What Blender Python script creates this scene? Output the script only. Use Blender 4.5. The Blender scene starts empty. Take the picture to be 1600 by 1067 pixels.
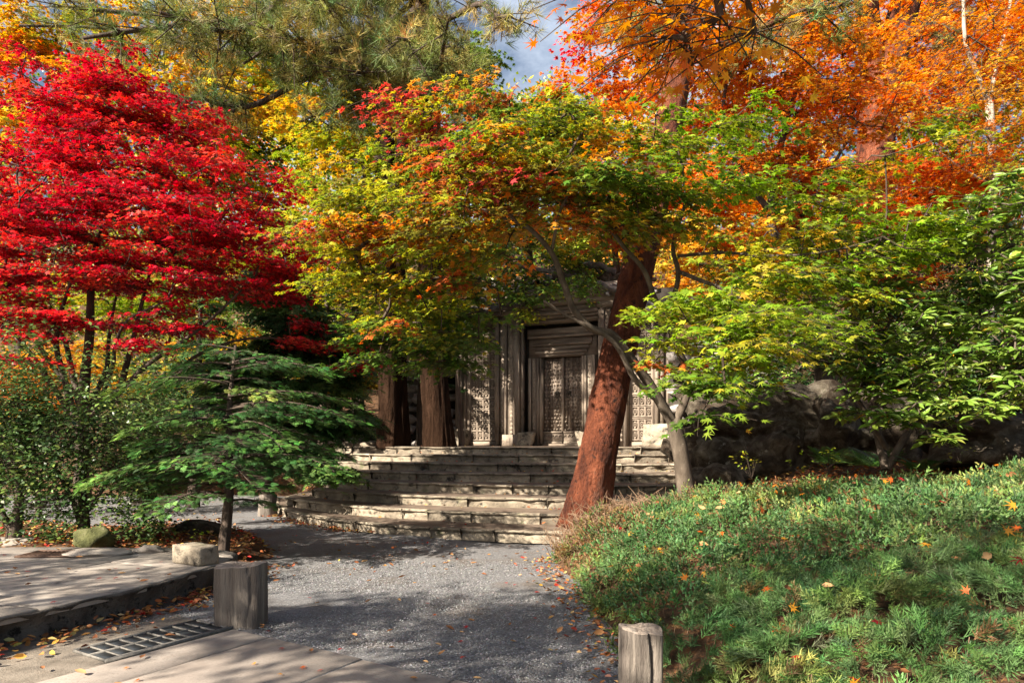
import bpy, math, random
import numpy as np
from mathutils import Vector, Matrix, noise as mnoise

C = bpy.context.scene
COL = C.collection
rng = np.random.default_rng(11)
random.seed(11)
R = math.radians

# ------------------------------------------------------------------ camera, sky, sun
F_PX, HX, HY, EYE = 1067.0, 800.0, 688.0, 1.5
cam = bpy.data.cameras.new('camera')
cam.sensor_width = 36.0
cam.lens = 24.0
cam.shift_y = (HY - 533.5) / 1600.0
cam.clip_start = 0.05
cam.clip_end = 600
camo = bpy.data.objects.new('camera', cam)
COL.objects.link(camo)
camo.location = (0, 0, EYE)
camo.rotation_euler = (R(90), 0, 0)
C.camera = camo

SUN_DIR = Vector((-0.76, -0.58, 0.62)).normalized()        # towards the sun
W = bpy.data.worlds.new('World')
C.world = W
W.use_nodes = True
wn = W.node_tree
wn.nodes.clear()
sky = wn.nodes.new('ShaderNodeTexSky')
sky.sky_type = 'NISHITA'
sky.sun_disc = False
sky.dust_density = 3.0
sky.sun_elevation = math.asin(SUN_DIR.z)
sky.sun_rotation = math.atan2(SUN_DIR.x, SUN_DIR.y)
bg = wn.nodes.new('ShaderNodeBackground')
bg.inputs['Strength'].default_value = 0.044
wo = wn.nodes.new('ShaderNodeOutputWorld')
# thin broken cloud over the whole sky
wtc = wn.nodes.new('ShaderNodeTexCoord')
wmp = wn.nodes.new('ShaderNodeMapping'); wmp.inputs['Scale'].default_value = (1.6, 1.6, 3.2); wmp.inputs['Location'].default_value = (.35, .1, .2)
wnz = wn.nodes.new('ShaderNodeTexNoise'); wnz.inputs['Scale'].default_value = 1.5; wnz.inputs['Detail'].default_value = 8; wnz.inputs['Roughness'].default_value = .6
wmr = wn.nodes.new('ShaderNodeMapRange'); wmr.inputs['From Min'].default_value = .48; wmr.inputs['From Max'].default_value = .62; wmr.inputs['To Max'].default_value = .8
wmx = wn.nodes.new('ShaderNodeMix'); wmx.data_type = 'RGBA'; wmx.inputs['B'].default_value = (6.6, 7.4, 8.6, 1)
wn.links.new(wtc.outputs['Generated'], wmp.inputs[0]); wn.links.new(wmp.outputs[0], wnz.inputs['Vector']); wn.links.new(wnz.outputs['Fac'], wmr.inputs['Value'])
wn.links.new(wmr.outputs[0], wmx.inputs['Factor']); wn.links.new(sky.outputs[0], wmx.inputs['A']); wn.links.new(wmx.outputs['Result'], bg.inputs['Color'])
wn.links.new(bg.outputs[0], wo.inputs['Surface'])
sl = bpy.data.lights.new('sun', 'SUN')
sl.energy = 5.0
sl.angle = R(0.53)
sl.color = (1.0, 0.90, 0.76)
so = bpy.data.objects.new('sun', sl)
COL.objects.link(so)
so.rotation_euler = SUN_DIR.to_track_quat('Z', 'Y').to_euler()
C.view_settings.view_transform = 'Standard'
C.view_settings.look = 'None'
C.view_settings.exposure = 1.78
C.view_settings.gamma = 1.0
C.view_settings.use_curve_mapping = False

# ------------------------------------------------------------------ helpers
def at(x, y, D):
    """A point of the place that the photograph shows at pixel x, y, D metres ahead."""
    return np.array([(x - HX) / F_PX * D, D, EYE - (y - HY) / F_PX * D])

ORIG = {}

def thing(name, label, cat, loc=(0, 0, 0), group=None, rotz=0.0):
    o = bpy.data.objects.new(name, None)
    o.empty_display_size = 0.2
    COL.objects.link(o)
    o.location = loc
    o.rotation_euler = (0, 0, rotz)
    tag(o, label, cat, group)
    ORIG[o.name] = np.array(loc, float)
    return o

def tag(o, label=None, cat=None, group=None, kind=None, category=None):
    cat = cat or category
    if label: o['label'] = label
    if cat: o['category'] = cat
    if group: o['group'] = group
    if kind: o['kind'] = kind
    return o

class Buf:
    def __init__(self):
        self.V, self.F3, self.F4, self.Cc, self.n = [], [], [], [], 0
    def add(self, V, F3=None, F4=None, col=None):
        V = np.asarray(V, float).reshape(-1, 3)
        if F3 is not None and len(F3): self.F3.append(np.asarray(F3, np.int64).reshape(-1, 3) + self.n)
        if F4 is not None and len(F4): self.F4.append(np.asarray(F4, np.int64).reshape(-1, 4) + self.n)
        if col is None: col = np.ones((len(V), 3))
        col = np.asarray(col, float)
        if col.ndim == 1: col = np.tile(col, (len(V), 1))
        self.Cc.append(col)
        self.V.append(V)
        self.n += len(V)
        return self
    def mesh(self, name, mat, origin=None, smooth=False, color=False):
        V = np.concatenate(self.V) if self.V else np.zeros((0, 3))
        if origin is not None: V = V - origin
        f3 = np.concatenate(self.F3) if self.F3 else np.zeros((0, 3), np.int64)
        f4 = np.concatenate(self.F4) if self.F4 else np.zeros((0, 4), np.int64)
        me = bpy.data.meshes.new(name)
        me.vertices.add(len(V))
        me.vertices.foreach_set('co', V.astype(np.float32).ravel())
        nl = f3.size + f4.size
        me.loops.add(nl)
        me.loops.foreach_set('vertex_index', np.concatenate([f3.ravel(), f4.ravel()]).astype(np.int32))
        npoly = len(f3) + len(f4)
        me.polygons.add(npoly)
        ls = np.concatenate([np.arange(len(f3)) * 3, f3.size + np.arange(len(f4)) * 4]).astype(np.int32)
        me.polygons.foreach_set('loop_start', ls)
        if smooth: me.polygons.foreach_set('use_smooth', np.ones(npoly, bool))
        if color:
            a = me.attributes.new('col', 'FLOAT_COLOR', 'POINT')
            c = np.concatenate(self.Cc)
            a.data.foreach_set('color', np.hstack([c, np.ones((len(c), 1))]).astype(np.float32).ravel())
        me.materials.append(mat)
        me.update(calc_edges=True)
        return me

def origin_of(parent):
    o = np.zeros(3)
    while parent is not None:
        o = o + ORIG.get(parent.name, np.zeros(3))
        parent = parent.parent
    return o

def obj(name, buf, mat, parent=None, smooth=False, color=False, local=False, **props):
    """Link a buffer as ONE mesh object; world coordinates unless local."""
    me = buf.mesh(name, mat, None if (local or parent is None) else origin_of(parent), smooth, color)
    o = bpy.data.objects.new(name, me)
    COL.objects.link(o)
    if parent is not None: o.parent = parent
    tag(o, **props)
    return o

def inst(name, me, parent=None, M4=None, **props):
    o = bpy.data.objects.new(name, me)
    COL.objects.link(o)
    if parent is not None: o.parent = parent
    if M4 is not None: o.matrix_basis = M4
    tag(o, **props)
    return o

def nrm(a):
    a = np.asarray(a, float)
    return a / np.maximum(np.linalg.norm(a, axis=-1, keepdims=True), 1e-9)

def catmull(P, n):
    P = np.asarray(P, float)
    if len(P) < 3: 
        t = np.linspace(0, 1, n)[:, None]
        return P[0] * (1 - t) + P[-1] * t
    Q = np.vstack([2 * P[0] - P[1], P, 2 * P[-1] - P[-2]])
    t = np.linspace(0, len(P) - 1 - 1e-6, n)
    i = t.astype(int); u = (t - i)[:, None]
    a, b, c, d = Q[i], Q[i + 1], Q[i + 2], Q[i + 3]
    return 0.5 * (2 * b + (c - a) * u + (2 * a - 5 * b + 4 * c - d) * u ** 2 + (3 * b - a - 3 * c + d) * u ** 3)

def fbm(V, scale, seed=0, octs=2):
    out = np.zeros(len(V))
    for k in range(octs):
        s = scale * 2 ** k
        out += np.array([mnoise.noise(Vector((v[0] * s + seed * 7.3, v[1] * s - seed * 3.1, v[2] * s + seed))) for v in V]) / 2 ** k
    return out

def tube(P, rad, sides=10, rough=0.0, seed=0, flare=0.0, zs=1.0):
    """Tapered round limb along points P."""
    P = np.asarray(P, float); rad = np.asarray(rad, float)
    T = nrm(np.gradient(P, axis=0))
    ref = np.array([0.0, 1.0, 0.0]) if abs(T[0][1]) < 0.9 else np.array([1.0, 0, 0])
    N = np.zeros_like(P)
    for i in range(len(P)):
        ref = ref - T[i] * ref.dot(T[i]); ref /= np.linalg.norm(ref)
        N[i] = ref
    B = np.cross(T, N)
    a = np.arange(sides) / sides * 2 * np.pi
    r = np.tile(rad[:, None], (1, sides))
    if flare:
        w = np.exp(-np.linspace(0, 1, len(P)) * 9)[:, None]
        r = r * (1 + flare * w * (0.75 + 0.5 * np.cos(a * 5 + seed)[None, :]))
    V = P[:, None, :] + r[:, :, None] * (np.cos(a)[None, :, None] * N[:, None, :] + np.sin(a)[None, :, None] * B[:, None, :])
    if rough:
        Vf = V.reshape(-1, 3)
        d = fbm(Vf * np.array([1, 1, zs]), 1.0 / max(rad.max(), 0.02) * 0.9, seed, 2).reshape(len(P), sides)
        V = P[:, None, :] + (V - P[:, None, :]) * (1 + rough * d[:, :, None])
    i = np.arange(len(P) - 1)[:, None]; j = np.arange(sides)[None, :]
    j2 = (j + 1) % sides
    F = np.stack([i * sides + j, i * sides + j2, (i + 1) * sides + j2, (i + 1) * sides + j], -1).reshape(-1, 4)
    Vf = np.vstack([V.reshape(-1, 3), P[-1:] + T[-1:] * rad[-1] * 0.4])
    k = (len(P) - 1) * sides
    F3 = np.stack([k + j[0], k + j2[0], np.full(sides, len(Vf) - 1)], -1)
    return Vf, F3, F

def limb(buf, pts, r0, r1, n=14, sides=8, rough=0.12, seed=0, flare=0, zs=1.0):
    P = catmull(pts, n)
    buf.add(*tube(P, np.linspace(r0, r1, n), sides, rough, seed, flare, zs))
    return P

def sticks(A, B, ra, rb, sides=3):
    """Many thin straight twigs at once."""
    A = np.asarray(A, float); B = np.asarray(B, float); n = len(A)
    T = nrm(B - A)
    ref = np.where(np.abs(T[:, 2:3]) < 0.9, np.array([[0, 0, 1.0]]), np.array([[1.0, 0, 0]]))
    N = nrm(np.cross(T, ref)); Bn = np.cross(T, N)
    a = np.arange(sides) / sides * 2 * np.pi
    ring = np.cos(a)[None, :, None] * N[:, None, :] + np.sin(a)[None, :, None] * Bn[:, None, :]
    ra = np.broadcast_to(np.asarray(ra, float), (n,)); rb = np.broadcast_to(np.asarray(rb, float), (n,))
    V = np.concatenate([A[:, None] + ring * ra[:, None, None], B[:, None] + ring * rb[:, None, None]], 1)
    j = np.arange(sides); j2 = (j + 1) % sides
    f = np.stack([j, j2, j2 + sides, j + sides], -1)
    F = (np.arange(n)[:, None, None] * 2 * sides + f[None]).reshape(-1, 4)
    return V.reshape(-1, 3), None, F

def place(tm, P, X, N, S, col, S2=None):
    """Copies of a leaf template (verts, tris) with tip direction X and face normal N."""
    tv, tf = tm
    X = nrm(X); N = nrm(N - X * np.sum(N * X, -1, keepdims=True)); Y = np.cross(N, X)
    S = np.asarray(S, float)[:, None, None]
    V = P[:, None] + S * (tv[None, :, 0:1] * X[:, None] + tv[None, :, 1:2] * Y[:, None] + tv[None, :, 2:3] * N[:, None])
    F = (np.arange(len(P))[:, None, None] * len(tv) + tf[None]).reshape(-1, 3)
    return V.reshape(-1, 3), F, None, np.repeat(col, len(tv), 0)

def basis(X, N):
    X = nrm(X); N = nrm(N - X * X.dot(N)); Y = np.cross(N, X)
    return X, Y, N

def star(lobes, tips, notch, curl=0.12):
    """A maple leaf: pointed lobes round the stalk."""
    v = [(0, 0, 0)]
    for i, (a, l) in enumerate(zip(lobes, tips)):
        v.append((l * math.cos(R(a)), l * math.sin(R(a)), -curl * l * l))
        if i < len(lobes) - 1:
            m = (a + lobes[i + 1]) / 2
            v.append((notch * math.cos(R(m)), notch * math.sin(R(m)), 0.02))
    v.append((-0.18, 0.0, 0))
    n = len(v)
    f = [(0, i, i + 1) for i in range(1, n - 1)] + [(0, n - 1, 1)]
    return np.array(v, float), np.array(f)

LEAF7 = star([-128, -85, -42, 0, 42, 85, 128], [.48, .78, .97, 1.1, .97, .78, .48], .27)
LEAF5 = star([-105, -52, 0, 52, 105], [.62, .92, 1.08, .92, .62], .24)
def lowstar():
    v, f = [], []
    for a, l in zip([-100, -50, 0, 50, 100], [.65, .9, 1.05, .9, .65]):
        c, s = math.cos(R(a)), math.sin(R(a)); k = len(v); w = .27
        v += [(-s * w, c * w, 0), (s * w, -c * w, 0), (c * l, s * l, -.1 * l)]
        f.append((k, k + 1, k + 2))
    return np.array(v, float), np.array(f)
LEAF3 = lowstar()
OVAL = (np.array([(0, 0, 0), (.3, .2, .05), (.62, .19, .04), (1, 0, -.1), (.62, -.19, .04), (.3, -.2, .05), (.48, 0, 0)], float),
        np.array([(0, 6, 1), (1, 6, 2), (2, 6, 3), (3, 6, 4), (4, 6, 5), (5, 6, 0)]))
LONG = (np.array([(0, 0, 0), (.35, .12, .03), (.7, .125, .0), (1, 0, -.16), (.7, -.125, .0), (.35, -.12, .03), (.5, 0, -.03)], float),
        np.array([(0, 6, 1), (1, 6, 2), (2, 6, 3), (3, 6, 4), (4, 6, 5), (5, 6, 0)]))
BIT = (np.array([(0, 0, 0), (.5, .26, .06), (1, 0, -.05), (.5, -.26, .06)], float), np.array([(0, 1, 3), (1, 2, 3)]))
CURL = (np.array([(0, 0, .05), (.3, .24, .16), (.68, .2, .14), (1, 0, .12), (.68, -.2, .2), (.3, -.24, .14), (.5, 0, 0)], float),
        np.array([(0, 6, 1), (1, 6, 2), (2, 6, 3), (3, 6, 4), (4, 6, 5), (5, 6, 0)]))

def frond(pairs, width, angle, taper=0.9, droop=0.18):
    """A flat evergreen spray with side shoots."""
    v, f = [], []
    def shoot(p, a, l, w, z):
        c, s = math.cos(a), math.sin(a); k = len(v)
        v.extend([(p[0], p[1], z), (p[0] + c * l * .55 + s * w * .9, p[1] + s * l * .55 - c * w * .9, z - droop * l * .3),
                  (p[0] + c * l, p[1] + s * l, z - droop * l), (p[0] + c * l * .55 - s * w * .9, p[1] + s * l * .55 + c * w * .9, z - droop * l * .3)])
        f.extend([(k, k + 1, k + 3), (k + 1, k + 2, k + 3)])
    for i in range(pairs):
        t = (i + .4) / pairs
        l = (.55 * (1 - t * taper) + .08)
        z = -droop * t * t
        shoot((t, 0), R(angle), l, width, z + .01); shoot((t, 0), -R(angle), l, width, z - .01)
    shoot((.0, 0), 0, 1.05, width * .8, 0)
    return np.array(v, float), np.array(f)
FROND = frond(6, .065, 52)
FROND_FAR = frond(3, .12, 52)

def plume(n, rs, wd=.02):
    """A feathery juniper shoot: thin pointed scale twigs on side shoots round a rising axis."""
    r = np.random.default_rng(rs)
    v, f = [], []
    sh = max(4, n // 6)
    for i in range(sh):
        t = (i + .5) / sh
        a = i * 2.4 + r.normal(0, .3)
        l = (.50 - .22 * t) * r.uniform(.75, 1.15)
        d = nrm(np.array([1.0, .8 * math.cos(a), .8 * math.sin(a)]) + r.normal(0, .12, 3))
        p0 = np.array([t * .72, 0, -.05 * t])
        for j in range(6):
            u = j / 6
            e = nrm(d + r.normal(0, .34, 3)) if j < 5 else d
            q = p0 + d * l * u * .75
            s = nrm(np.cross(e, r.normal(0, 1, 3))) * wd
            k = len(v)
            v += [q - s, q + s, q + e * l * r.uniform(.38, .55)]
            f += [(k, k + 1, k + 2)]
    return np.array(v, float), np.array(f)

def tuft(n, rs, spread=1.0, w=.017):
    r = np.random.default_rng(rs)
    v, f = [], []
    for i in range(n):
        d = nrm(np.array([r.uniform(.15, 1.0), *(r.normal(0, .55, 2) * spread)]))
        s = nrm(np.cross(d, r.normal(0, 1, 3))) * w
        p = np.array([r.uniform(-.35, .15), 0, 0])
        k = len(v)
        v += [p - s, p + s, p + d * r.uniform(.75, 1.05) + np.array([0, 0, -.06])]
        f += [(k, k + 1, k + 2)]
    return np.array(v, float), np.array(f)

# ------------------------------------------------------------------ materials
def nodes(name):
    m = bpy.data.materials.new(name)
    m.use_nodes = True
    nt = m.node_tree
    p = nt.nodes['Principled BSDF']
    return m, nt, p, nt.nodes['Material Output']

def ramp(nt, stops, interp='LINEAR'):
    r = nt.nodes.new('ShaderNodeValToRGB')
    cr = r.color_ramp
    cr.interpolation = interp
    while len(cr.elements) < len(stops): cr.elements.new(0.5)
    for e, (p, c) in zip(cr.elements, stops):
        e.position = p; e.color = (*c, 1)
    return r

def surf(name, stops, scale=4.0, detail=8, stretch=(1, 1, 1), rough=.85, bumps=((30, .4),), dist=.02, spots=None, rnd=0.0, spec=.25, cells=None, coord='Object', distort=0.0):
    """Noise driven surface: colour ramp, bump layers, optional stains (colour, scale, threshold) and cracks."""
    m, nt, p, out = nodes(name)
    N, L = nt.nodes.new, nt.links.new
    tc = N('ShaderNodeTexCoord'); mp = N('ShaderNodeMapping'); mp.inputs['Scale'].default_value = stretch
    L(tc.outputs[coord], mp.inputs[0])
    n1 = N('ShaderNodeTexNoise'); n1.inputs['Scale'].default_value = scale; n1.inputs['Detail'].default_value = detail
    n1.inputs['Roughness'].default_value = .65; n1.inputs['Distortion'].default_value = distort
    L(mp.outputs[0], n1.inputs['Vector'])
    r = ramp(nt, stops); L(n1.outputs['Fac'], r.inputs[0])
    col = r.outputs[0]
    for sp in spots or ():
        c, sc, lo, hi = sp[:4]
        n2 = N('ShaderNodeTexNoise'); n2.inputs['Scale'].default_value = sc; n2.inputs['Detail'].default_value = 9; n2.inputs['Roughness'].default_value = .7
        L(tc.outputs[coord] if len(sp) < 5 else mp.outputs[0], n2.inputs['Vector'])
        mr = N('ShaderNodeMapRange'); mr.inputs['From Min'].default_value = lo; mr.inputs['From Max'].default_value = hi
        L(n2.outputs['Fac'], mr.inputs['Value'])
        mx = N('ShaderNodeMix'); mx.data_type = 'RGBA'
        L(mr.outputs[0], mx.inputs['Factor']); L(col, mx.inputs['A']); mx.inputs['B'].default_value = (*c, 1)
        col = mx.outputs['Result']
    if rnd:
        oi = N('ShaderNodeObjectInfo'); mr = N('ShaderNodeMapRange')
        mr.inputs['To Min'].default_value = 1 - rnd; mr.inputs['To Max'].default_value = 1 + rnd
        L(oi.outputs['Random'], mr.inputs['Value'])
        hs = N('ShaderNodeHueSaturation'); L(mr.outputs[0], hs.inputs['Value']); L(col, hs.inputs['Color'])
        col = hs.outputs[0]
    L(col, p.inputs['Base Color'])
    p.inputs['Roughness'].default_value = rough
    p.inputs['Specular IOR Level'].default_value = spec
    prev = None
    for sc, st in bumps:
        nb = N('ShaderNodeTexNoise'); nb.inputs['Scale'].default_value = sc; nb.inputs['Detail'].default_value = 7; nb.inputs['Roughness'].default_value = .7
        L(mp.outputs[0], nb.inputs['Vector'])
        b = N('ShaderNodeBump'); b.inputs['Strength'].default_value = st; b.inputs['Distance'].default_value = dist
        L(nb.outputs['Fac'], b.inputs['Height'])
        if prev is not None: L(prev, b.inputs['Normal'])
        prev = b.outputs[0]
    if cells:
        vo = N('ShaderNodeTexVoronoi'); vo.feature = 'DISTANCE_TO_EDGE'; vo.inputs['Scale'].default_value = cells[0]
        L(mp.outputs[0], vo.inputs['Vector'])
        mr = N('ShaderNodeMapRange'); mr.inputs['From Max'].default_value = cells[2]; L(vo.outputs['Distance'], mr.inputs['Value'])
        b = N('ShaderNodeBump'); b.inputs['Strength'].default_value = cells[1]; b.inputs['Distance'].default_value = dist * 1.5
        L(mr.outputs[0], b.inputs['Height'])
        if prev is not None: L(prev, b.inputs['Normal'])
        prev = b.outputs[0]
    if prev is not None: L(prev, p.inputs['Normal'])
    return m

def leafmat(name, transl=.4, rough=.5, spec=.3, boost=1.25):
    m, nt, p, out = nodes(name)
    N, L = nt.nodes.new, nt.links.new
    a = N('ShaderNodeAttribute'); a.attribute_name = 'col'
    L(a.outputs['Color'], p.inputs['Base Color'])
    p.inputs['Roughness'].default_value = rough
    p.inputs['Specular IOR Level'].default_value = spec
    t = N('ShaderNodeBsdfTranslucent')
    hs = N('ShaderNodeHueSaturation'); hs.inputs['Saturation'].default_value = 1.05; hs.inputs['Value'].default_value = boost
    L(a.outputs['Color'], hs.inputs['Color']); L(hs.outputs[0], t.inputs['Color'])
    mx = N('ShaderNodeMixShader'); mx.inputs[0].default_value = transl
    L(p.outputs[0], mx.inputs[1]); L(t.outputs[0], mx.inputs[2]); L(mx.outputs[0], out.inputs['Surface'])
    return m

MAT = dict(
    maplebark=surf('dark_maple_bark', [(.25, (.022, .016, .013)), (.5, (.065, .048, .038)), (.8, (.16, .125, .10))], 6, 8, (1, 1, .5), bumps=((18, .5), (60, .4)), dist=.02, spots=[((.045, .05, .025), 3, .6, .74)]),
    shadedbark=surf('shaded_brown_pine_bark', [(.25, (.007, .004, .002)), (.45, (.022, .011, .006)), (.62, (.042, .022, .013)), (.8, (.07, .042, .028))], 7, 9, (1, 1, .16), bumps=((9, 1.0), (30, .9)), dist=.07, distort=.4, spec=.06),  # brown bark darkened further: shade on the landing trunks is put into the colour
    maple=leafmat('maple_leaf', .46, .38, .45),
    glossy=leafmat('glossy_leaf', .18, .40, .45),
    needle=leafmat('needle', .2, .55, .3),
    litter=leafmat('dry_leaf', .15, .75, .2, 1.0),
    pebble=leafmat('pebble', 0.0, .9, .2),
    stone=surf('step_stone', [(.25, (.09, .072, .052)), (.42, (.19, .158, .118)), (.6, (.32, .272, .205)), (.8, (.43, .372, .285))], 3.0,
               bumps=((7, .7), (38, .55)), dist=.03, spots=[((.035, .03, .025), 5.0, .54, .64), ((.10, .11, .05), 2.3, .58, .72), ((.40, .36, .29), 9, .66, .74)], rnd=.28),
    tread=surf('tread_earth', [(.3, (.085, .062, .045)), (.55, (.16, .12, .09)), (.8, (.22, .175, .135))], 5, bumps=((25, .4), (90, .3)), dist=.02),
    gravel=surf('gravel_ground', [(.25, (.06, .06, .063)), (.45, (.15, .15, .155)), (.62, (.25, .245, .242)), (.8, (.42, .41, .395))], 55, 6, bumps=((90, .9), (40, .5)), dist=.02,
                spots=[((.13, .105, .085), 1.1, .50, .72), ((.17, .125, .09), 1.7, .66, .70), ((.05, .04, .034), 9, .60, .72)]),
    earth=surf('earth', [(.3, (.03, .018, .010)), (.5, (.075, .042, .022)), (.7, (.13, .07, .035))], 9, bumps=((30, .6),), dist=.04,
               spots=[((.17, .075, .03), 14, .52, .62)]),
    slab=surf('paving_slab', [(.25, (.16, .132, .112)), (.5, (.25, .215, .185)), (.8, (.33, .29, .25))], 2.2, bumps=((60, .25), (8, .2)), dist=.01,
              spots=[((.15, .125, .10), 3.1, .56, .74), ((.20, .17, .145), 70, .52, .60), ((.09, .07, .055), 24, .68, .74)], rnd=.08),
    mortar=surf('mortar_bed', [(.3, (.13, .11, .085)), (.6, (.24, .205, .165)), (.8, (.31, .27, .22))], 7, bumps=((50, .7), (140, .5)), dist=.012),
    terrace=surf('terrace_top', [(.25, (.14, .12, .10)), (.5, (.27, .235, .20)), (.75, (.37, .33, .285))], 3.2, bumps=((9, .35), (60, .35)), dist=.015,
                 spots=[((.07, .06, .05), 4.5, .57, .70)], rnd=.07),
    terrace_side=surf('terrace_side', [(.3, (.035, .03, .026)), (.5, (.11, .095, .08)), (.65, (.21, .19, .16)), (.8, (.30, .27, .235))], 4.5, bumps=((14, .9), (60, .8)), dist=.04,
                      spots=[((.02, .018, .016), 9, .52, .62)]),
    timber=surf('weathered_timber', [(.25, (.075, .057, .043)), (.45, (.19, .15, .117)), (.6, (.32, .262, .205)), (.8, (.44, .372, .295))], 6, 9, (1, 1, .13), bumps=((14, .7), (60, .5)), dist=.02, rnd=.14,
                spots=[((.05, .04, .032), 3.0, .56, .7)]),
    timber_h=surf('weathered_beam', [(.25, (.075, .057, .043)), (.45, (.18, .142, .11)), (.6, (.30, .246, .193)), (.8, (.42, .355, .282))], 6, 9, (.13, 1, 1), bumps=((14, .7), (60, .5)), dist=.02, rnd=.14),
    iron=surf('old_door_iron', [(.3, (.06, .045, .035)), (.6, (.16, .12, .09)), (.8, (.30, .24, .18))], 14, bumps=((40, .5),), dist=.01, rough=.6, spec=.5),
    post=surf('cleft_log', [(.22, (.05, .042, .036)), (.42, (.12, .10, .085)), (.6, (.22, .19, .16)), (.8, (.34, .30, .26))], 7, 10, (1, 1, .09), bumps=((12, 1.0), (45, .8)), dist=.035,
              spots=[((.05, .04, .03), 3.0, .6, .75)], distort=.6),
    post_end=surf('log_end_grain', [(.25, (.09, .07, .055)), (.5, (.26, .21, .17)), (.8, (.38, .33, .28))], 18, 8, bumps=((40, .8),), dist=.02),
    rock=surf('rock', [(.28, (.020, .014, .009)), (.44, (.07, .054, .037)), (.56, (.15, .125, .09)), (.68, (.26, .225, .175)), (.8, (.12, .10, .075))], 4.5, 12, bumps=((5, .8), (18, 1.0), (60, .9)), dist=.06, distort=.5,
              spots=[((.045, .026, .014), 1.5, .50, .62), ((.36, .33, .27), 5, .62, .68), ((.06, .07, .025), 3.4, .60, .70)], rnd=.12),
    palerock=surf('pale_rockwork', [(.25, (.12, .105, .095)), (.5, (.31, .28, .255)), (.8, (.47, .44, .41))], 4, bumps=((6, .8), (30, .6)), dist=.04, rnd=.25,
                  spots=[((.06, .05, .045), 4.0, .55, .66)]),
    moss=surf('mossy_rock', [(.3, (.04, .045, .015)), (.5, (.11, .115, .04)), (.7, (.20, .19, .10)), (.85, (.27, .25, .18))], 6, bumps=((9, .8), (40, .8)), dist=.04),
    redbark=surf('red_pine_bark', [(.25, (.022, .008, .005)), (.42, (.095, .026, .012)), (.58, (.21, .060, .026)), (.8, (.36, .14, .075))], 5.5, 9, (1, 1, .34), bumps=((11, 1.0), (45, 1.0)), dist=.07,
                 cells=(22, .35, .25), spots=[((.17, .115, .085), 1.6, .58, .72, 1), ((.028, .012, .008), 9, .56, .66)], distort=.5),
    darkbark=surf('furrowed_bark', [(.25, (.025, .018, .013)), (.45, (.085, .06, .045)), (.62, (.16, .12, .095)), (.8, (.25, .195, .16))], 8, 9, (1, 1, .13), bumps=((9, 1.0), (30, .9)), dist=.07, distort=.4),
    greybark=surf('smooth_grey_bark', [(.25, (.03, .024, .018)), (.5, (.09, .07, .052)), (.8, (.19, .155, .12))], 6, 8, (1, 1, .5), bumps=((18, .5), (60, .4)), dist=.02,
                  spots=[((.28, .26, .22), 16, .66, .70), ((.06, .07, .03), 3, .6, .74)]),
    twig=surf('twig_bark', [(.3, (.03, .021, .015)), (.7, (.09, .065, .048))], 8, bumps=((30, .4),)),
    palebark=surf('pale_bark', [(.3, (.20, .17, .13)), (.55, (.42, .37, .30)), (.8, (.55, .50, .42))], 5, 8, (1, 1, .4), bumps=((20, .5),), dist=.02, spots=[((.09, .075, .06), 6, .58, .68)]),
    drygrass=surf('dead_twig', [(.3, (.14, .085, .05)), (.7, (.32, .215, .14))], 12, bumps=()),
    glassblock=surf('dark_glass_cell', [(.3, (.010, .012, .014)), (.7, (.035, .042, .048))], 20, bumps=((60, .3),), dist=.004, rough=.5, spec=.3),
    grateframe=surf('grate_frame', [(.3, (.09, .083, .073)), (.6, (.19, .178, .16)), (.8, (.28, .265, .24))], 30, bumps=((80, .4),), dist=.006, rough=.75),
    rust=surf('rusty_grate', [(.3, (.05, .028, .018)), (.7, (.16, .095, .065))], 30, bumps=((80, .4),), dist=.006, rough=.7),
    dark=surf('dark_wall', [(.3, (.02, .016, .013)), (.7, (.06, .05, .04))], 5, bumps=((20, .4),)),
    root=surf('driftwood_root', [(.25, (.03, .026, .024)), (.5, (.10, .09, .085)), (.8, (.26, .245, .24))], 6, 8, (1, 1, 1), bumps=((12, .8),), dist=.03, rough=.6),
)

# colours of leaves (as the leaf itself is)
RED = [(3, (.58, .010, .028)), (3, (.44, .006, .022)), (2, (.70, .045, .045)), (1, (.33, .006, .022)), (1, (.76, .09, .055))]
ORANGE = [(4, (.74, .27, .026)), (3, (.74, .36, .04)), (2, (.68, .17, .022)), (1, (.68, .44, .07))]
RUST = [(3, (.64, .16, .020)), (3, (.70, .24, .028)), (2, (.56, .095, .020)), (1, (.66, .33, .05))]
GOLD = [(3, (.66, .38, .03)), (3, (.60, .46, .05)), (2, (.56, .24, .025)), (1, (.34, .36, .04))]
LIME = [(4, (.22, .34, .022)), (3, (.30, .38, .03)), (2, (.16, .27, .022)), (1, (.46, .40, .04))]
GREEN = [(4, (.085, .17, .022)), (3, (.12, .21, .028)), (2, (.17, .26, .03))]
YGREEN = [(3, (.27, .33, .026)), (3, (.42, .40, .03)), (2, (.17, .24, .022)), (1, (.58, .36, .035))]
OLIVE = [(3, (.16, .23, .025)), (2, (.60, .27, .030)), (3, (.38, .39, .03)), (1, (.52, .13, .03)), (1, (.22, .20, .03))]
PINK = [(3, (.50, .06, .055)), (2, (.50, .16, .05)), (2, (.30, .30, .03)), (2, (.54, .24, .04))]
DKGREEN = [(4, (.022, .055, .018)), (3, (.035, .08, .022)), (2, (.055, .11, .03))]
BLUEGREEN = [(4, (.070, .145, .046)), (3, (.105, .185, .058)), (2, (.155, .225, .062)), (1, (.24, .28, .075))]
RHODO = [(4, (.10, .175, .022)), (3, (.15, .235, .03)), (2, (.22, .29, .045)), (1, (.05, .10, .018))]
PINE = [(4, (.16, .19, .045)), (3, (.26, .235, .055)), (2, (.36, .27, .08)), (2, (.11, .16, .05))]
DRY = [(4, (.34, .16, .06)), (3, (.27, .10, .035)), (3, (.46, .27, .12)), (2, (.20, .06, .025)), (1, (.40, .03, .02)), (1, (.52, .30, .06))]

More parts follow.
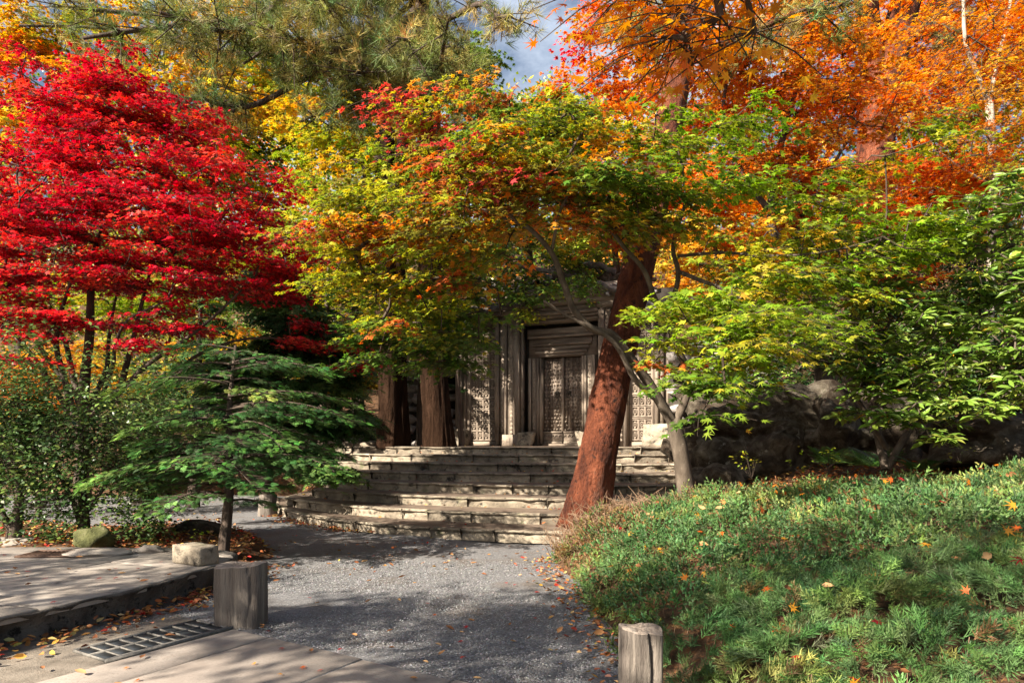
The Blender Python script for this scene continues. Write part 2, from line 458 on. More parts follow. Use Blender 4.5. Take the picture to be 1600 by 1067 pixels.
def pick(pal, n):
    w = np.array([p[0] for p in pal], float); c = np.array([p[1] for p in pal])
    return c[rng.choice(len(pal), n, p=w / w.sum())]

def jitter(c, s=.16):
    return np.clip(c * (1 + rng.normal(0, s, (len(c), 1))) * (1 + rng.normal(0, s * .5, c.shape)), .002, .9)

# ------------------------------------------------------------------ trees
def in_ellipsoid(c, r, n, shell=0.0):
    d = nrm(rng.normal(0, 1, (n, 3)))
    q = rng.uniform(shell, 1, n) ** (1 / 3 if shell == 0 else 1 / 2)
    return np.asarray(c) + d * q[:, None] * np.asarray(r)

DENS = 1.0
def clusters(specs, dens=None, layer=0):
    """specs: (px, py, D, rx, ry, rz, count, palette, shell) -> spray centres and their colours."""
    P, Cc = [], []
    for px, py, D, rx, ry, rz, n, pal, sh in specs:
        n = int(n * (dens or 1.0) + .5)
        q = in_ellipsoid(at(px, py, D), (rx, ry, rz), n, sh)
        if layer: q[:, 2] = np.round(q[:, 2] / layer + q[:, 0] * .12) * layer - q[:, 0] * .12 * layer + rng.normal(0, .025, n)
        P.append(q)
        Cc.append(pick(pal, n))
    return np.vstack(P), np.vstack(Cc)

def connect(buf, nodes0, targets, r_min=.005, r_gain=.0035, hub=None, sag=.1, sides=4):
    """Branch out from limb points to each spray, nearest first, like a growing tree."""
    nd = [np.asarray(p) for p in nodes0]; par = [-1] * len(nd); cnt = [0] * len(nd)
    base = np.array(nd)
    order = np.argsort(np.min(np.linalg.norm(targets[:, None] - base[None], axis=-1), 1))
    A = np.zeros((len(nd) + 3 * len(targets), 3)); A[:len(nd)] = base; m = len(nd)
    for ti in order:
        t = targets[ti]
        d = np.linalg.norm(A[:m] - t, axis=1)
        i = int(np.argmin(d))
        a = A[i].copy()
        L = d[i]
        k = 3 if L > 1.1 else 2 if L > .35 else 1
        prev = i
        off = rng.normal(0, .09 * L, 3)
        for s in range(1, k + 1):
            u = s / k
            p = a + (t - a) * u + off * math.sin(u * math.pi) + np.array([0, 0, sag * L * math.sin(u * math.pi)])
            A[m] = p; par.append(prev); cnt.append(0); prev = m; m += 1
        while prev >= 0:
            cnt[prev] += 1; prev = par[prev]
    n0 = len(base)
    idx = np.arange(n0, m)
    pa = np.array(par)[idx]; cn = np.array(cnt, float)
    r = r_min + r_gain * np.sqrt(cn)
    if len(idx):
        rp = np.where(pa < n0, r[idx] * 1.1, r[pa])
        buf.add(*sticks(A[pa], A[idx], np.minimum(rp, r[idx] * 1.6), r[idx], sides))

def fan(Cn, Ccol, out, Rr, nleaf, size, tm, leaves, twigs, ntw=7, droop=.5, tilt=.38, mixpal=None, keep=0, flat=.1, twr=.004, fine=True):
    """Flat leafy sprays: side twigs in a fan, leaves in pairs along them."""
    n = len(Cn)
    az = np.arctan2(out[:, 1], out[:, 0])
    Rr = np.broadcast_to(np.asarray(Rr, float), (n,)) * rng.uniform(.7, 1.25, n)
    k = max(1, nleaf // ntw)
    a = az[:, None] + np.linspace(-1.5, 1.5, ntw)[None] + rng.normal(0, .22, (n, ntw))
    L = Rr[:, None] * (1.25 - .4 * np.abs(np.linspace(-1, 1, ntw))[None]) * rng.uniform(.75, 1.2, (n, ntw))
    d = np.stack([np.cos(a), np.sin(a), rng.normal(0.06, .10, (n, ntw))], -1)
    base = Cn - .45 * Rr[:, None] * np.stack([np.cos(az), np.sin(az), np.zeros(n)], -1)
    t = (np.arange(k) + .5) / k
    t = .18 + .85 * t[None, None] + rng.normal(0, .05, (n, ntw, k))
    P = base[:, None, None] + d[:, :, None] * (L[..., None] * t)[..., None]
    P[..., 2] -= droop * (t ** 2) * L[..., None] * .5
    P += rng.normal(0, 1, P.shape) * np.array([.05, .05, flat * .35])
    sgn = np.where(np.arange(k) % 2 == 0, 1, -1)
    la = a[..., None] + sgn * rng.uniform(.2, 1.2, (n, ntw, k))
    X = np.stack([np.cos(la), np.sin(la), rng.normal(-.28, .3, la.shape)], -1)
    N = np.stack([np.cos(a)[..., None] * .25 + rng.normal(0, tilt, la.shape), np.sin(a)[..., None] * .25 + rng.normal(0, tilt, la.shape), np.ones(la.shape)], -1)
    S = size * rng.uniform(.55, 1.25, la.shape)
    c = np.repeat(Ccol[:, None], ntw * k, 1).reshape(-1, 3)
    if mixpal is not None:
        q = rng.uniform(0, 1, len(c)) < .10
        c[q] = pick(mixpal, int(q.sum()))
    c = jitter(c)
    P, X, N, S = P.reshape(-1, 3), X.reshape(-1, 3), N.reshape(-1, 3), S.ravel()
    e = base[:, None] + d * L[..., None]
    e[..., 2] -= droop * L * .5
    mdl = base[:, None] + d * L[..., None] * .55
    mdl[..., 2] -= droop * L * .15
    b2 = np.repeat(base[:, None], ntw, 1).reshape(-1, 3)
    if fine is None: pass
    elif twigs is not None and not fine:
        twigs.add(*sticks(b2, e.reshape(-1, 3), twr, twr * .5))
    elif twigs is not None and fine:
        twigs.add(*sticks(b2, mdl.reshape(-1, 3), twr, twr * .8)); twigs.add(*sticks(mdl.reshape(-1, 3), e.reshape(-1, 3), twr * .8, twr * .5))
    if keep:
        order = np.argsort(P[:, 1] + 100 * ((P[:, 1] < .5)))          # nearest leaves become parts of their own
        kidx, rest = order[:keep], order[keep:]
        leaves.add(*place(tm, P[rest], X[rest], N[rest], S[rest], c[rest]))
        return base, (P[kidx], X[kidx], N[kidx], S[kidx], c[kidx])
    leaves.add(*place(tm, P, X, N, S, c))
    return base, None

def leaf_parts(kept, tm, mat, parent, name='leaf', shades=8):
    """Large leaves as parts, sharing a few meshes."""
    P, X, N, S, c = kept
    o0 = origin_of(parent)
    order = np.argsort(c[:, 0] - c[:, 1])
    for g in np.array_split(order, shades):
        if not len(g): continue
        b = Buf().add(tm[0], tm[1], None, c[g].mean(0))
        me = b.mesh(name, mat, None, False, True)
        for i in g:
            x, y, z = basis(X[i], N[i])
            M4 = Matrix([[*(np.array([x[r], y[r], z[r]]) * S[i]), P[i][r] - o0[r]] for r in range(3)] + [[0, 0, 0, 1]])
            inst(name, me, parent, M4)

def tree(name, label, cat, base, stems, specs, bark, leafm, tm, Rr, nleaf, size, mixpal=None, group=None, keep=0, droop=.5, sides=9, connect_from=.45, twr=.004, flare=.35, rough=.12, zs=.5, crown_name='crown', tilt=.38, ntw=7, flat=.1, outward=True, dens=None, layer=0):
    """stems: list of (points, r0, r1). First stem is the trunk, the others limbs."""
    root = thing(name, label, cat, tuple(base), group)
    nodes0 = []
    for i, (pts, r0, r1) in enumerate(stems):
        b = Buf()
        P = limb(b, pts, r0, r1, n=max(12, 5 * len(pts)), sides=sides if i else max(sides, 14), rough=rough, seed=i + len(name), flare=flare if i == 0 else 0, zs=zs)
        obj('trunk' if i == 0 else 'limb', b, MAT[bark], root, smooth=True)
        nodes0 += list(P[int(len(P) * connect_from):])
    Cn, Cc = clusters(specs, dens, layer)
    ctr = Cn.mean(0)
    out = Cn - ctr if outward else Cn - np.array([base[0], base[1], 0])
    leaves, tw = Buf(), Buf()
    bs, kept = fan(Cn, Cc, out, Rr, nleaf, size, tm, leaves, tw, ntw=ntw, mixpal=mixpal, keep=keep, droop=droop, tilt=tilt, flat=flat, twr=twr, fine=True if base[1] < 10.5 else False if base[1] < 15 else None)
    connect(tw, nodes0, bs, r_min=twr, r_gain=twr * .75, sides=4 if base[1] < 12 else 3)
    obj('branches', tw, MAT['twig'], root, kind='stuff')
    obj(crown_name, leaves, MAT[leafm], root, color=True, kind='stuff')
    if kept: leaf_parts(kept, LEAF7 if leafm == 'maple' else tm, MAT[leafm], root)
    return root
# ------------------------------------------------------------------ the ground
BANK = np.array([(1.05, -6.0), (1.0, 3.0), (.82, 4.2), (.70, 5.1), (.66, 7.4), (.50, 8.8), (.62, 9.35), (1.6, 9.6), (2.5, 10.2), (3.15, 11.3), (3.8, 13), (4.0, 17.2), (6.0, 18.0), (30, 18.2)])

def seg_dist(X, Y, poly):
    d = np.full(X.shape, 1e9)
    for a, b in zip(poly[:-1], poly[1:]):
        v = b - a
        t = np.clip(((X - a[0]) * v[0] + (Y - a[1]) * v[1]) / v.dot(v), 0, 1)
        d = np.minimum(d, np.hypot(X - a[0] - t * v[0], Y - a[1] - t * v[1]))
    return d

def inside(X, Y, poly):
    c = np.zeros(X.shape, bool)
    j = len(poly) - 1
    for i in range(len(poly)):
        xi, yi = poly[i]; xj, yj = poly[j]
        with np.errstate(divide='ignore', invalid='ignore'):
            c ^= ((yi > Y) != (yj > Y)) & (X < (xj - xi) * (Y - yi) / (yj - yi + 1e-12) + xi)
        j = i
    return c

BANKPOLY = np.vstack([BANK, [(60, 18.2), (60, -6)]])
BED = np.array([(-16, 8.25), (-4.0, 8.25), (-3.2, 8.0), (-3.0, 8.8), (-3.6, 10.2), (-4.6, 11.6), (-16, 12.3)])

def sstep(x):
    x = np.clip(x, 0, 1)
    return x * x * (3 - 2 * x)

def ground_z(X, Y):
    X = np.asarray(X, float); Y = np.asarray(Y, float)
    z = np.full(X.shape, -.05)
    d = seg_dist(X, Y, BANK); ins = inside(X, Y, BANKPOLY)
    z = np.where(ins, z + .52 * (1 - np.exp(-d / np.interp(Y, [6.0, 8.0], [1.1, .5]))) + .112 * np.minimum(d, 7) + .14 * np.clip(Y - 8.4, 0, 3.2) * np.clip((X - 1.6) / 1.5, 0, 1), z)
    db = seg_dist(X, Y, np.vstack([BED, BED[:1]])); ib = inside(X, Y, BED)
    z = np.where(ib, z + .17 * sstep(db / .35), z)
    lx = np.clip((X + 6.5) / 2.0, 0, 1)                                  # left of the steps the bank starts earlier
    y0 = 20.0 - 4.6 * lx
    left = (X < -3.9)
    z = np.where(left, z + 1.36 * sstep((Y - y0) / 3.5), z)
    back = np.where(X > -4.2, 18.2, 19.4)
    z = np.where((Y > back) & ~ins, np.maximum(z, 1.25), z)
    z = z + .52 * np.maximum(np.minimum(Y, 60) - 23.5, 0)
    z = z + .05 * np.sin(X * 1.7 + Y * .6) * np.sin(Y * 1.3 - X * .4) * np.where(z > .1, 1, 0)
    return z

xs = np.concatenate([np.linspace(-70, -17, 16), np.arange(-16, 12.1, .22), np.linspace(13, 70, 16)])
ys = np.concatenate([np.linspace(-40, -5, 8), np.arange(-4, 24.1, .22), np.linspace(25, 90, 22)])
GX, GY = np.meshgrid(xs, ys)
gV = np.stack([GX, GY, ground_z(GX, GY)], -1).reshape(-1, 3)
ny, nx = GX.shape
i, j = np.meshgrid(np.arange(ny - 1), np.arange(nx - 1), indexing='ij')
gF = np.stack([i * nx + j, i * nx + j + 1, (i + 1) * nx + j + 1, (i + 1) * nx + j], -1).reshape(-1, 4)
obj('ground', Buf().add(gV, None, gF), MAT['earth'], smooth=True, kind='structure')

xs = np.arange(-15, 4.2, .16); ys = np.arange(-3, 18.9, .16)
GX, GY = np.meshgrid(xs, ys)
gz = .012 * np.sin(GX * 2.3 + GY) + .012 * np.sin(GY * 2.9 - GX * 1.1)
V = np.stack([GX, GY, gz - .012], -1).reshape(-1, 3)
ny, nx = GX.shape
i, j = np.meshgrid(np.arange(ny - 1), np.arange(nx - 1), indexing='ij')
F = np.stack([i * nx + j, i * nx + j + 1, (i + 1) * nx + j + 1, (i + 1) * nx + j], -1).reshape(-1, 4)
obj('gravel_path', Buf().add(V, None, F), MAT['gravel'], smooth=True, kind='structure')

# pavement slabs in the foreground, laid in the direction v with end edges along u
PU, PV = np.array([.852, -.524]), np.array([.524, .852])
PO = np.array([-2.62, 5.62])
def pave(u, v): return PO + PU * u + PV * v
TERRACE = np.array([(-6.4, .2), (-4.35, 3.4), (-3.66, 4.88), (-3.24, 5.9), (-3.02, 7.02), (-3.15, 7.75), (-4.0, 8.2), (-14, 8.35), (-14, .2)])

def on_path(X, Y):
    u = (X - PO[0]) * PU[0] + (Y - PO[1]) * PU[1]; v = (X - PO[0]) * PV[0] + (Y - PO[1]) * PV[1]
    return (v > 0.02) | (u > 3.9) | ((v > -.55) & (u < -.35))

# loose pebbles where they are near enough to be seen
n = 52000
q = rng.uniform(0, 1, n)
Y = 3.5 + 5.0 * q ** 1.4
X = rng.uniform(-3.4, 1.1, n)
ok = on_path(X, Y) & ~inside(X, Y, BANKPOLY) & ~inside(X, Y, TERRACE)
X, Y = X[ok], Y[ok]; n = len(X)
s = rng.uniform(.004, .009, n)
octv = np.array([(1, 0, 0), (-.2, 1, 0), (-.9, -.5, 0), (.2, -.9, .1), (0, .1, .62), (0, 0, -.5)], float)
octf = np.array([(0, 1, 4), (1, 2, 4), (2, 3, 4), (3, 0, 4)])
a = rng.uniform(0, 6.28, n)
pc = np.array([.185, .183, .185]) * rng.uniform(.5, 1.6, (n, 1)) * (1 + rng.normal(0, .05, (n, 3)))
obj('gravel', Buf().add(*place((octv, octf), np.stack([X, Y, np.full(n, .004) - .006 + .004], -1), np.stack([np.cos(a), np.sin(a), rng.normal(0, .15, n)], -1),
    np.stack([rng.normal(0, .3, n), rng.normal(0, .3, n), np.ones(n)], -1), s, np.clip(pc, .02, .6))), MAT['pebble'], color=True, kind='stuff')

def slab_block(pts, z0, z1, jit=.004, bev=.012):
    """A flat stone: outline pts (ccw), soft edge."""
    p = np.asarray(pts, float); c = p.mean(0); n = len(p)
    inn = c + (p - c) * (1 - bev / np.maximum(np.linalg.norm(p - c, axis=1, keepdims=True), .05))
    V = np.vstack([np.c_[p, np.full(n, z0)], np.c_[p, z1 - bev * .7 + rng.normal(0, jit * .3, n)], np.c_[inn, z1 + rng.normal(0, jit, n)], [[*c, z1]]])
    f4, f3 = [], []
    for k in range(n):
        m = (k + 1) % n
        f4 += [(k, m, n + m, n + k), (n + k, n + m, 2 * n + m, 2 * n + k)]
        f3 += [(2 * n + k, 2 * n + m, 3 * n)]
    return V, f3, f4

pv = obj('pavement', Buf().add(*slab_block([pave(-1.7, -6), pave(5.2, -6), pave(5.2, -.03), pave(.47, -.03), pave(.47, .06), pave(-.1, .06), pave(-.62, .15), pave(-1.7, -.5)], -.06, .004)), MAT['mortar'], kind='structure')
us = [.49, .92, 1.88, 2.65, 3.4]
for k in range(4):
    vs = [-6, -3.6 + .4 * (k % 2), -1.9 + .5 * (k % 3), 0 + rng.uniform(-.03, .03)]
    for v0, v1 in zip(vs[:-1], vs[1:]):
        if k == 0 and v0 < -1.0 and v1 > -1.0: v0 = v0
        g = .009
        obj('slab', Buf().add(*slab_block([pave(us[k] + g, v0 + g), pave(us[k + 1] - g, v0 + g), pave(us[k + 1] - g, v1 - g), pave(us[k] + g, v1 - g)], -.05, .018, .001)), MAT['slab'], pv)

# pavement light: a frame with two rows of dark cells
g = thing('pavement_light', 'long flat grating with two rows of dark square cells set in the paving', 'grating', (*pave(0, -.6), 0))
fb = Buf()
def boxb(buf, lo, hi, fr=None, jit=0):
    x0, y0, z0 = lo; x1, y1, z1 = hi
    V = np.array([(x0, y0, z0), (x1, y0, z0), (x1, y1, z0), (x0, y1, z0), (x0, y0, z1), (x1, y0, z1), (x1, y1, z1), (x0, y1, z1)], float)
    if jit: V = V + rng.normal(0, jit, V.shape)
    if fr is not None: V = fr(V)
    buf.add(V, None, [(0, 3, 2, 1), (4, 5, 6, 7), (0, 1, 5, 4), (1, 2, 6, 5), (2, 3, 7, 6), (3, 0, 4, 7)])
    return buf
def pfr(V):
    p = pave(V[:, 0], V[:, 1]) if False else PO + V[:, 0:1] * PU + V[:, 1:2] * PV
    return np.c_[p, V[:, 2]]
u0, u1, v0, v1, nc = .0, .42, -.92, .02, 9
for u in (u0, (u0 + u1) / 2, u1): boxb(fb, (u - .007, v0, .0), (u + .007, v1, .026 if u != (u0 + u1) / 2 else .024), pfr)
cell = []
for k in range(nc + 1):
    v = v0 + (v1 - v0) * k / nc
    boxb(fb, (u0 - .012, v - .0042, .0), (u1 + .012, v + .0042, .022), pfr)
boxb(fb, (u1 + .018, v0 - .02, 0), (u1 + .04, v1 + .02, .03), pfr)
obj('frame', fb, MAT['grateframe'], g)
for k in range(nc):
    for r_ in range(2):
        ua = u0 + (u1 - u0) * r_ / 2 + .01; va = v0 + (v1 - v0) * k / nc + .006
        obj('cell', boxb(Buf(), (ua, va, 0), (ua + (u1 - u0) / 2 - .02, va + (v1 - v0) / nc - .012, .014 + rng.uniform(-.003, .002)), pfr), MAT['glassblock'], g)

# low terrace on the left: body and top slabs
TZ = .235
t = thing('terrace', 'low worn concrete terrace with a dark stained rough front face', 'terrace', (-3.66, 4.88, 0))
b = Buf()
front = catmull(TERRACE[:7], 90)
prof = [(0.0, -.08), (.02, .02), (.045, .08), (.02, .15), (.0, TZ - .038), (-.018, TZ - .024), (-.012, TZ - .012), (.06, TZ - .004), (.4, TZ - .006)]
tan = nrm(np.gradient(front, axis=0)); nor = np.c_[-tan[:, 1], tan[:, 0]]          # pointing into the terrace
V = np.array([[*(front[i] + nor[i] * p[0]), p[1]] for i in range(len(front)) for p in prof])
d = fbm(V, 4.5, 3, 3)
w = np.tile([.05, .05, .06, .05, .035, .03, .012, .0, 0], len(front))
nn = np.repeat(nor, len(prof), 0)
V[:, :2] += nn * (d * w * 1.3)[:, None]
V[:, 2] += d * np.tile([0, .01, .02, .02, .02, .012, .01, .0, 0], len(front))
m = len(prof)
F = [(i * m + k, (i + 1) * m + k, (i + 1) * m + k + 1, i * m + k + 1) for i in range(len(front) - 1) for k in range(m - 1)]
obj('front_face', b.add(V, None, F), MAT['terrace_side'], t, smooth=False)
boxb(bb := Buf(), (-14, .2, -.1), (-4.6, 8.2, TZ - .03))
obj('core', bb, MAT['mortar'], t)
# top slabs: strips running away from the front edge, clipped to the outline
def clip(poly, a, b_, c):
    out = []
    for k in range(len(poly)):
        p, q = poly[k - 1], poly[k]
        dp, dq = a * p[0] + b_ * p[1] - c, a * q[0] + b_ * q[1] - c
        if (dp < 0) != (dq < 0):
            u = dp / (dp - dq); out.append(p + (q - p) * u)
        if dq >= 0: out.append(q)
    return [np.array(o) for o in out]
front_in = front + nor * .005
outline = [np.array(p) for p in front_in[::6]] + [np.array((-14, 8.25)), np.array((-14, .2))]
Dv = np.array([.36, .93])                                   # along the front edge
Cv = np.array([-.93, .36])
cuts_c = [-.2, .62, 1.35, 2.5, 4.2, 6.5, 11]
O = np.array([-3.24, 5.9])
for k in range(len(cuts_c) - 1):
    s0 = clip(outline, Cv[0], Cv[1], Cv.dot(O) + cuts_c[k] + (.008 if k else -.6))
    s0 = clip(s0, -Cv[0], -Cv[1], -(Cv.dot(O) + cuts_c[k + 1] - .008)) if s0 else s0
    if len(s0) < 3: continue
    c0 = -7 + 1.1 * (k % 2)
    while c0 < 5:
        ln = rng.uniform(1.2, 2.3)
        s1 = clip(s0, Dv[0], Dv[1], Dv.dot(O) + c0 + .008)
        s1 = clip(s1, -Dv[0], -Dv[1], -(Dv.dot(O) + c0 + ln - .008)) if len(s1) > 2 else s1
        if len(s1) > 2:
            dz = rng.uniform(-.008, .006)
            obj('slab', Buf().add(*slab_block(s1, TZ - .06, TZ + dz, .003, .015)), MAT['terrace'], t)
        c0 += ln

def boulder(name, c, r, mat, seed, parent=None, rough=.28, sub=3, freq=1.3, rot=0, flat=None, blocky=0, **props):
    import bmesh
    bm = bmesh.new(); bmesh.ops.create_icosphere(bm, subdivisions=sub, radius=1)
    V = np.array([v.co[:] for v in bm.verts]); F = np.array([[v.index for v in f.verts] for f in bm.faces]); bm.free()
    if blocky: V = np.sign(V) * np.abs(V) ** (1 - blocky)
    V = V * (1 + rough * fbm(V, freq, seed, 3) + (.22 * rough * (.5 - np.abs(fbm(V, freq * 2.6, seed + 5, 3)) * 2) if sub > 3 else 0))[:, None]
    if flat is not None: V[:, 2] = np.maximum(V[:, 2], flat)
    V = V * np.asarray(r, float)
    c_, s_ = math.cos(rot), math.sin(rot)
    V = np.c_[V[:, 0] * c_ - V[:, 1] * s_, V[:, 0] * s_ + V[:, 1] * c_, V[:, 2]] + np.asarray(c, float)
    return obj(name, Buf().add(V, F), MAT[mat], parent, smooth=True, **props)

def rough_block(size, seed, n=6, jit=.012, taper=0):
    """A hewn stone block with broken edges: each face a small grid."""
    import bmesh
    bm = bmesh.new(); bmesh.ops.create_cube(bm, size=1)
    bmesh.ops.subdivide_edges(bm, edges=bm.edges[:], cuts=n, use_grid_fill=True)
    V = np.array([v.co[:] for v in bm.verts]); F = [[v.index for v in f.verts] for f in bm.faces]; bm.free()
    edge = (np.abs(np.abs(V) - .5) < 1e-4).sum(1)
    S = np.asarray(size, float)
    V = V * np.where(edge[:, None] >= 2, 1 - .018 / S[None, :], 1) * S
    V = V + nrm(V) * (jit * fbm(V, 5.0, seed, 3))[:, None]
    return V, None, F

# hewn stone block on the terrace
p0 = at(302, 886, 7.0)
V, _, F = rough_block((.46, .24, .2), 5)
c_, s_ = math.cos(-.55), math.sin(-.55)
V = np.c_[V[:, 0] * c_ - V[:, 1] * s_, V[:, 0] * s_ + V[:, 1] * c_, V[:, 2]] + np.array([p0[0], 7.05, TZ + .095])
tag(obj('stone_block', Buf().add(V, None, F), MAT['stone']), 'hewn pale stone block resting on the end of the low terrace', 'stone')
boulder('mossy_rock', (at(150, 845, 8.75)[0], 8.7, .24), (.23, .17, .165), 'moss', 3, label='mossy green rock among fallen leaves behind the terrace', category='rock')
boulder('flat_stone', (-4.55, 7.55, TZ + .02), (.33, .17, .05), 'terrace', 8, rough=.35, label='broken thin piece of paving lying on the terrace', category='stone', rot=.3)
boulder('small_stone', (-4.1, 7.75, TZ + .03), (.16, .10, .05), 'terrace', 9, rough=.3, label='small broken stone beside the hewn block on the terrace', category='stone')
rg = thing('small_grate', 'small rusty grate half covered by leaves on the terrace', 'grate', (-5.05, 7.55, TZ))
gb = Buf()
for k in range(12): boxb(gb, (-.27 + k * .05, -.16, .008), (-.25 + k * .05, .16, .02))
obj('bars', gb, MAT['rust'], rg, local=True)
gb = Buf()
for lo, hi in (((-.31, -.2, .004), (.34, -.16, .024)), ((-.31, .16, .004), (.34, .2, .024)), ((-.31, -.158, .004), (-.275, .158, .024)), ((.305, -.158, .004), (.34, .158, .024))): boxb(gb, lo, hi)
obj('frame', gb, MAT['rust'], rg, local=True)
boulder('edge_stone', (at(20, 848, 9.1)[0], 9.0, .14), (.5, .22, .09), 'terrace', 12, rough=.2, label='flat pale stone at the edge of the leaf covered bed', category='stone')
boulder('bed_stone', (at(322, 812, 10.6)[0], 10.4, .12), (.4, .2, .16), 'rock', 14, rough=.25, label='rough stone in shade behind the slender conifer trunk', category='stone')

# cleft log posts
def log_post(name, label, c, rx, ry, h, lean, seed, cracks, notch, slant=0):
    root = thing(name, label, 'post', c)
    na, nz = 72, 22
    a = np.arange(na) / na * 2 * np.pi
    z = np.linspace(-.12, h, nz)
    A, Z = np.meshgrid(a, z)
    sq = 1.0 / np.maximum(np.abs(np.cos(A)) ** 5 + np.abs(np.sin(A)) ** 5, .2) ** .2
    rr = np.ones_like(A) * sq
    P0 = np.c_[np.cos(A).ravel() * 3, np.sin(A).ravel() * 3, Z.ravel() * .9]
    rr += .05 * fbm(P0, 1.2, seed, 3).reshape(A.shape) + .02 * fbm(P0 * np.array([4, 4, .35]), 1.0, seed + 3, 3).reshape(A.shape)
    for ca, wd, dp in cracks:
        rr -= dp * np.exp(-((np.angle(np.exp(1j * (A - ca - .12 * np.sin(Z * 9 + ca)))) / wd) ** 2)) * np.clip(.35 + Z / h, 0, 1)
    if notch:
        rr += notch[1] * np.exp(-((np.angle(np.exp(1j * (A - notch[0]))) / .8) ** 2)) * np.exp(-(((Z - notch[2]) / .12) ** 2))
    top = h + .008 * np.sin(A * 2 + seed) + .004 * np.sin(A * 5 + 2 * seed) + slant * np.cos(A)
    Zt = np.where(Z >= h - 1e-6, top, Z)
    V = np.stack([rr * rx * np.cos(A) + lean[0] * Z, rr * ry * np.sin(A) + lean[1] * Z, Zt], -1).reshape(-1, 3)
    i, j = np.meshgrid(np.arange(nz - 1), np.arange(na), indexing='ij')
    j2 = (j + 1) % na
    obj('log', Buf().add(V, None, np.stack([i * na + j, i * na + j2, (i + 1) * na + j2, (i + 1) * na + j], -1).reshape(-1, 4)), MAT['post'], root, smooth=True, local=True)
    rings = [V[(nz - 1) * na:]]
    ctr = rings[0].mean(0)
    for f in (.93, .6, .3): 
        q = ctr + (rings[0] - ctr) * f
        q[:, 2] += .006 if f == .93 else rng.normal(0, .005, na)
        rings.append(q)
    V2 = np.vstack(rings + [ctr[None]])
    F4 = [(k * na + i, k * na + (i + 1) % na, (k + 1) * na + (i + 1) % na, (k + 1) * na + i) for k in range(3) for i in range(na)]
    F3 = [(3 * na + i, 3 * na + (i + 1) % na, 4 * na) for i in range(na)]
    obj('cut_top', Buf().add(V2, F3, F4), MAT['post_end'], root, smooth=True, local=True)
    return root
log_post('log_post', 'broad weathered split log post beside the low terrace', (at(381, 970, 5.65)[0], 5.6, 0), .19, .135, .485, (.0, 0), 2,
         [(-1.05, .05, .20), (-1.85, .03, .05), (-2.3, .03, .04), (-.6, .03, .05)], (3.0, .10, .28), .008)
log_post('log_post', 'narrow weathered log post with a cracked top at the edge of the junipers', (at(1001, 985, 3.62)[0], 3.62, 0), .108, .10, .505, (0, 0), 7,
         [(-1.25, .07, .30), (1.2, .1, .2), (-2.2, .04, .07), (-.5, .04, .06)], None, -.006)

# ------------------------------------------------------------------ the stone steps
RISE = .168
ST = thing('stone_stairs', 'wide curved flight of eight rough stone steps leading up to the gate', 'stairs', (1.9, 10, 0))
def step_curve(k, n=80):
    R0 = 7.5 + .64 * k
    D0 = 9.85 + .9 * k
    xl = [-5.4, -4.75, -4.1, -4.0, -4.1, -4.5, -4.7, -4.85][k]
    xr = [2.6, 3.1, 3.4, 3.55, 3.7, 3.8, 3.85, 3.95][k]
    x = np.linspace(xl, xr, n)
    dx = np.clip(np.abs(x - 1.9), 0, R0 * .985)
    y = D0 + R0 - np.sqrt(R0 ** 2 - dx ** 2)
    p = np.c_[x, y]
    if k < 2:                                                # the lowest two curl round at their left end
        a = np.linspace(np.pi * .92, 0.05, 12)[:-1]
        e = p[0]; 
        curl = np.array([[e[0] - .10 + .38 * (1 - math.cos(t_ * .5)) - .30 * math.sin(t_) * 0, e[1] + .75 * math.sin(t_ * .5)] for t_ in a])
        p = np.vstack([np.c_[e[0] + .02 + .30 * np.linspace(1, 0, 8) ** 2, e[1] + .55 * np.linspace(1, .12, 8)], p])
    return p
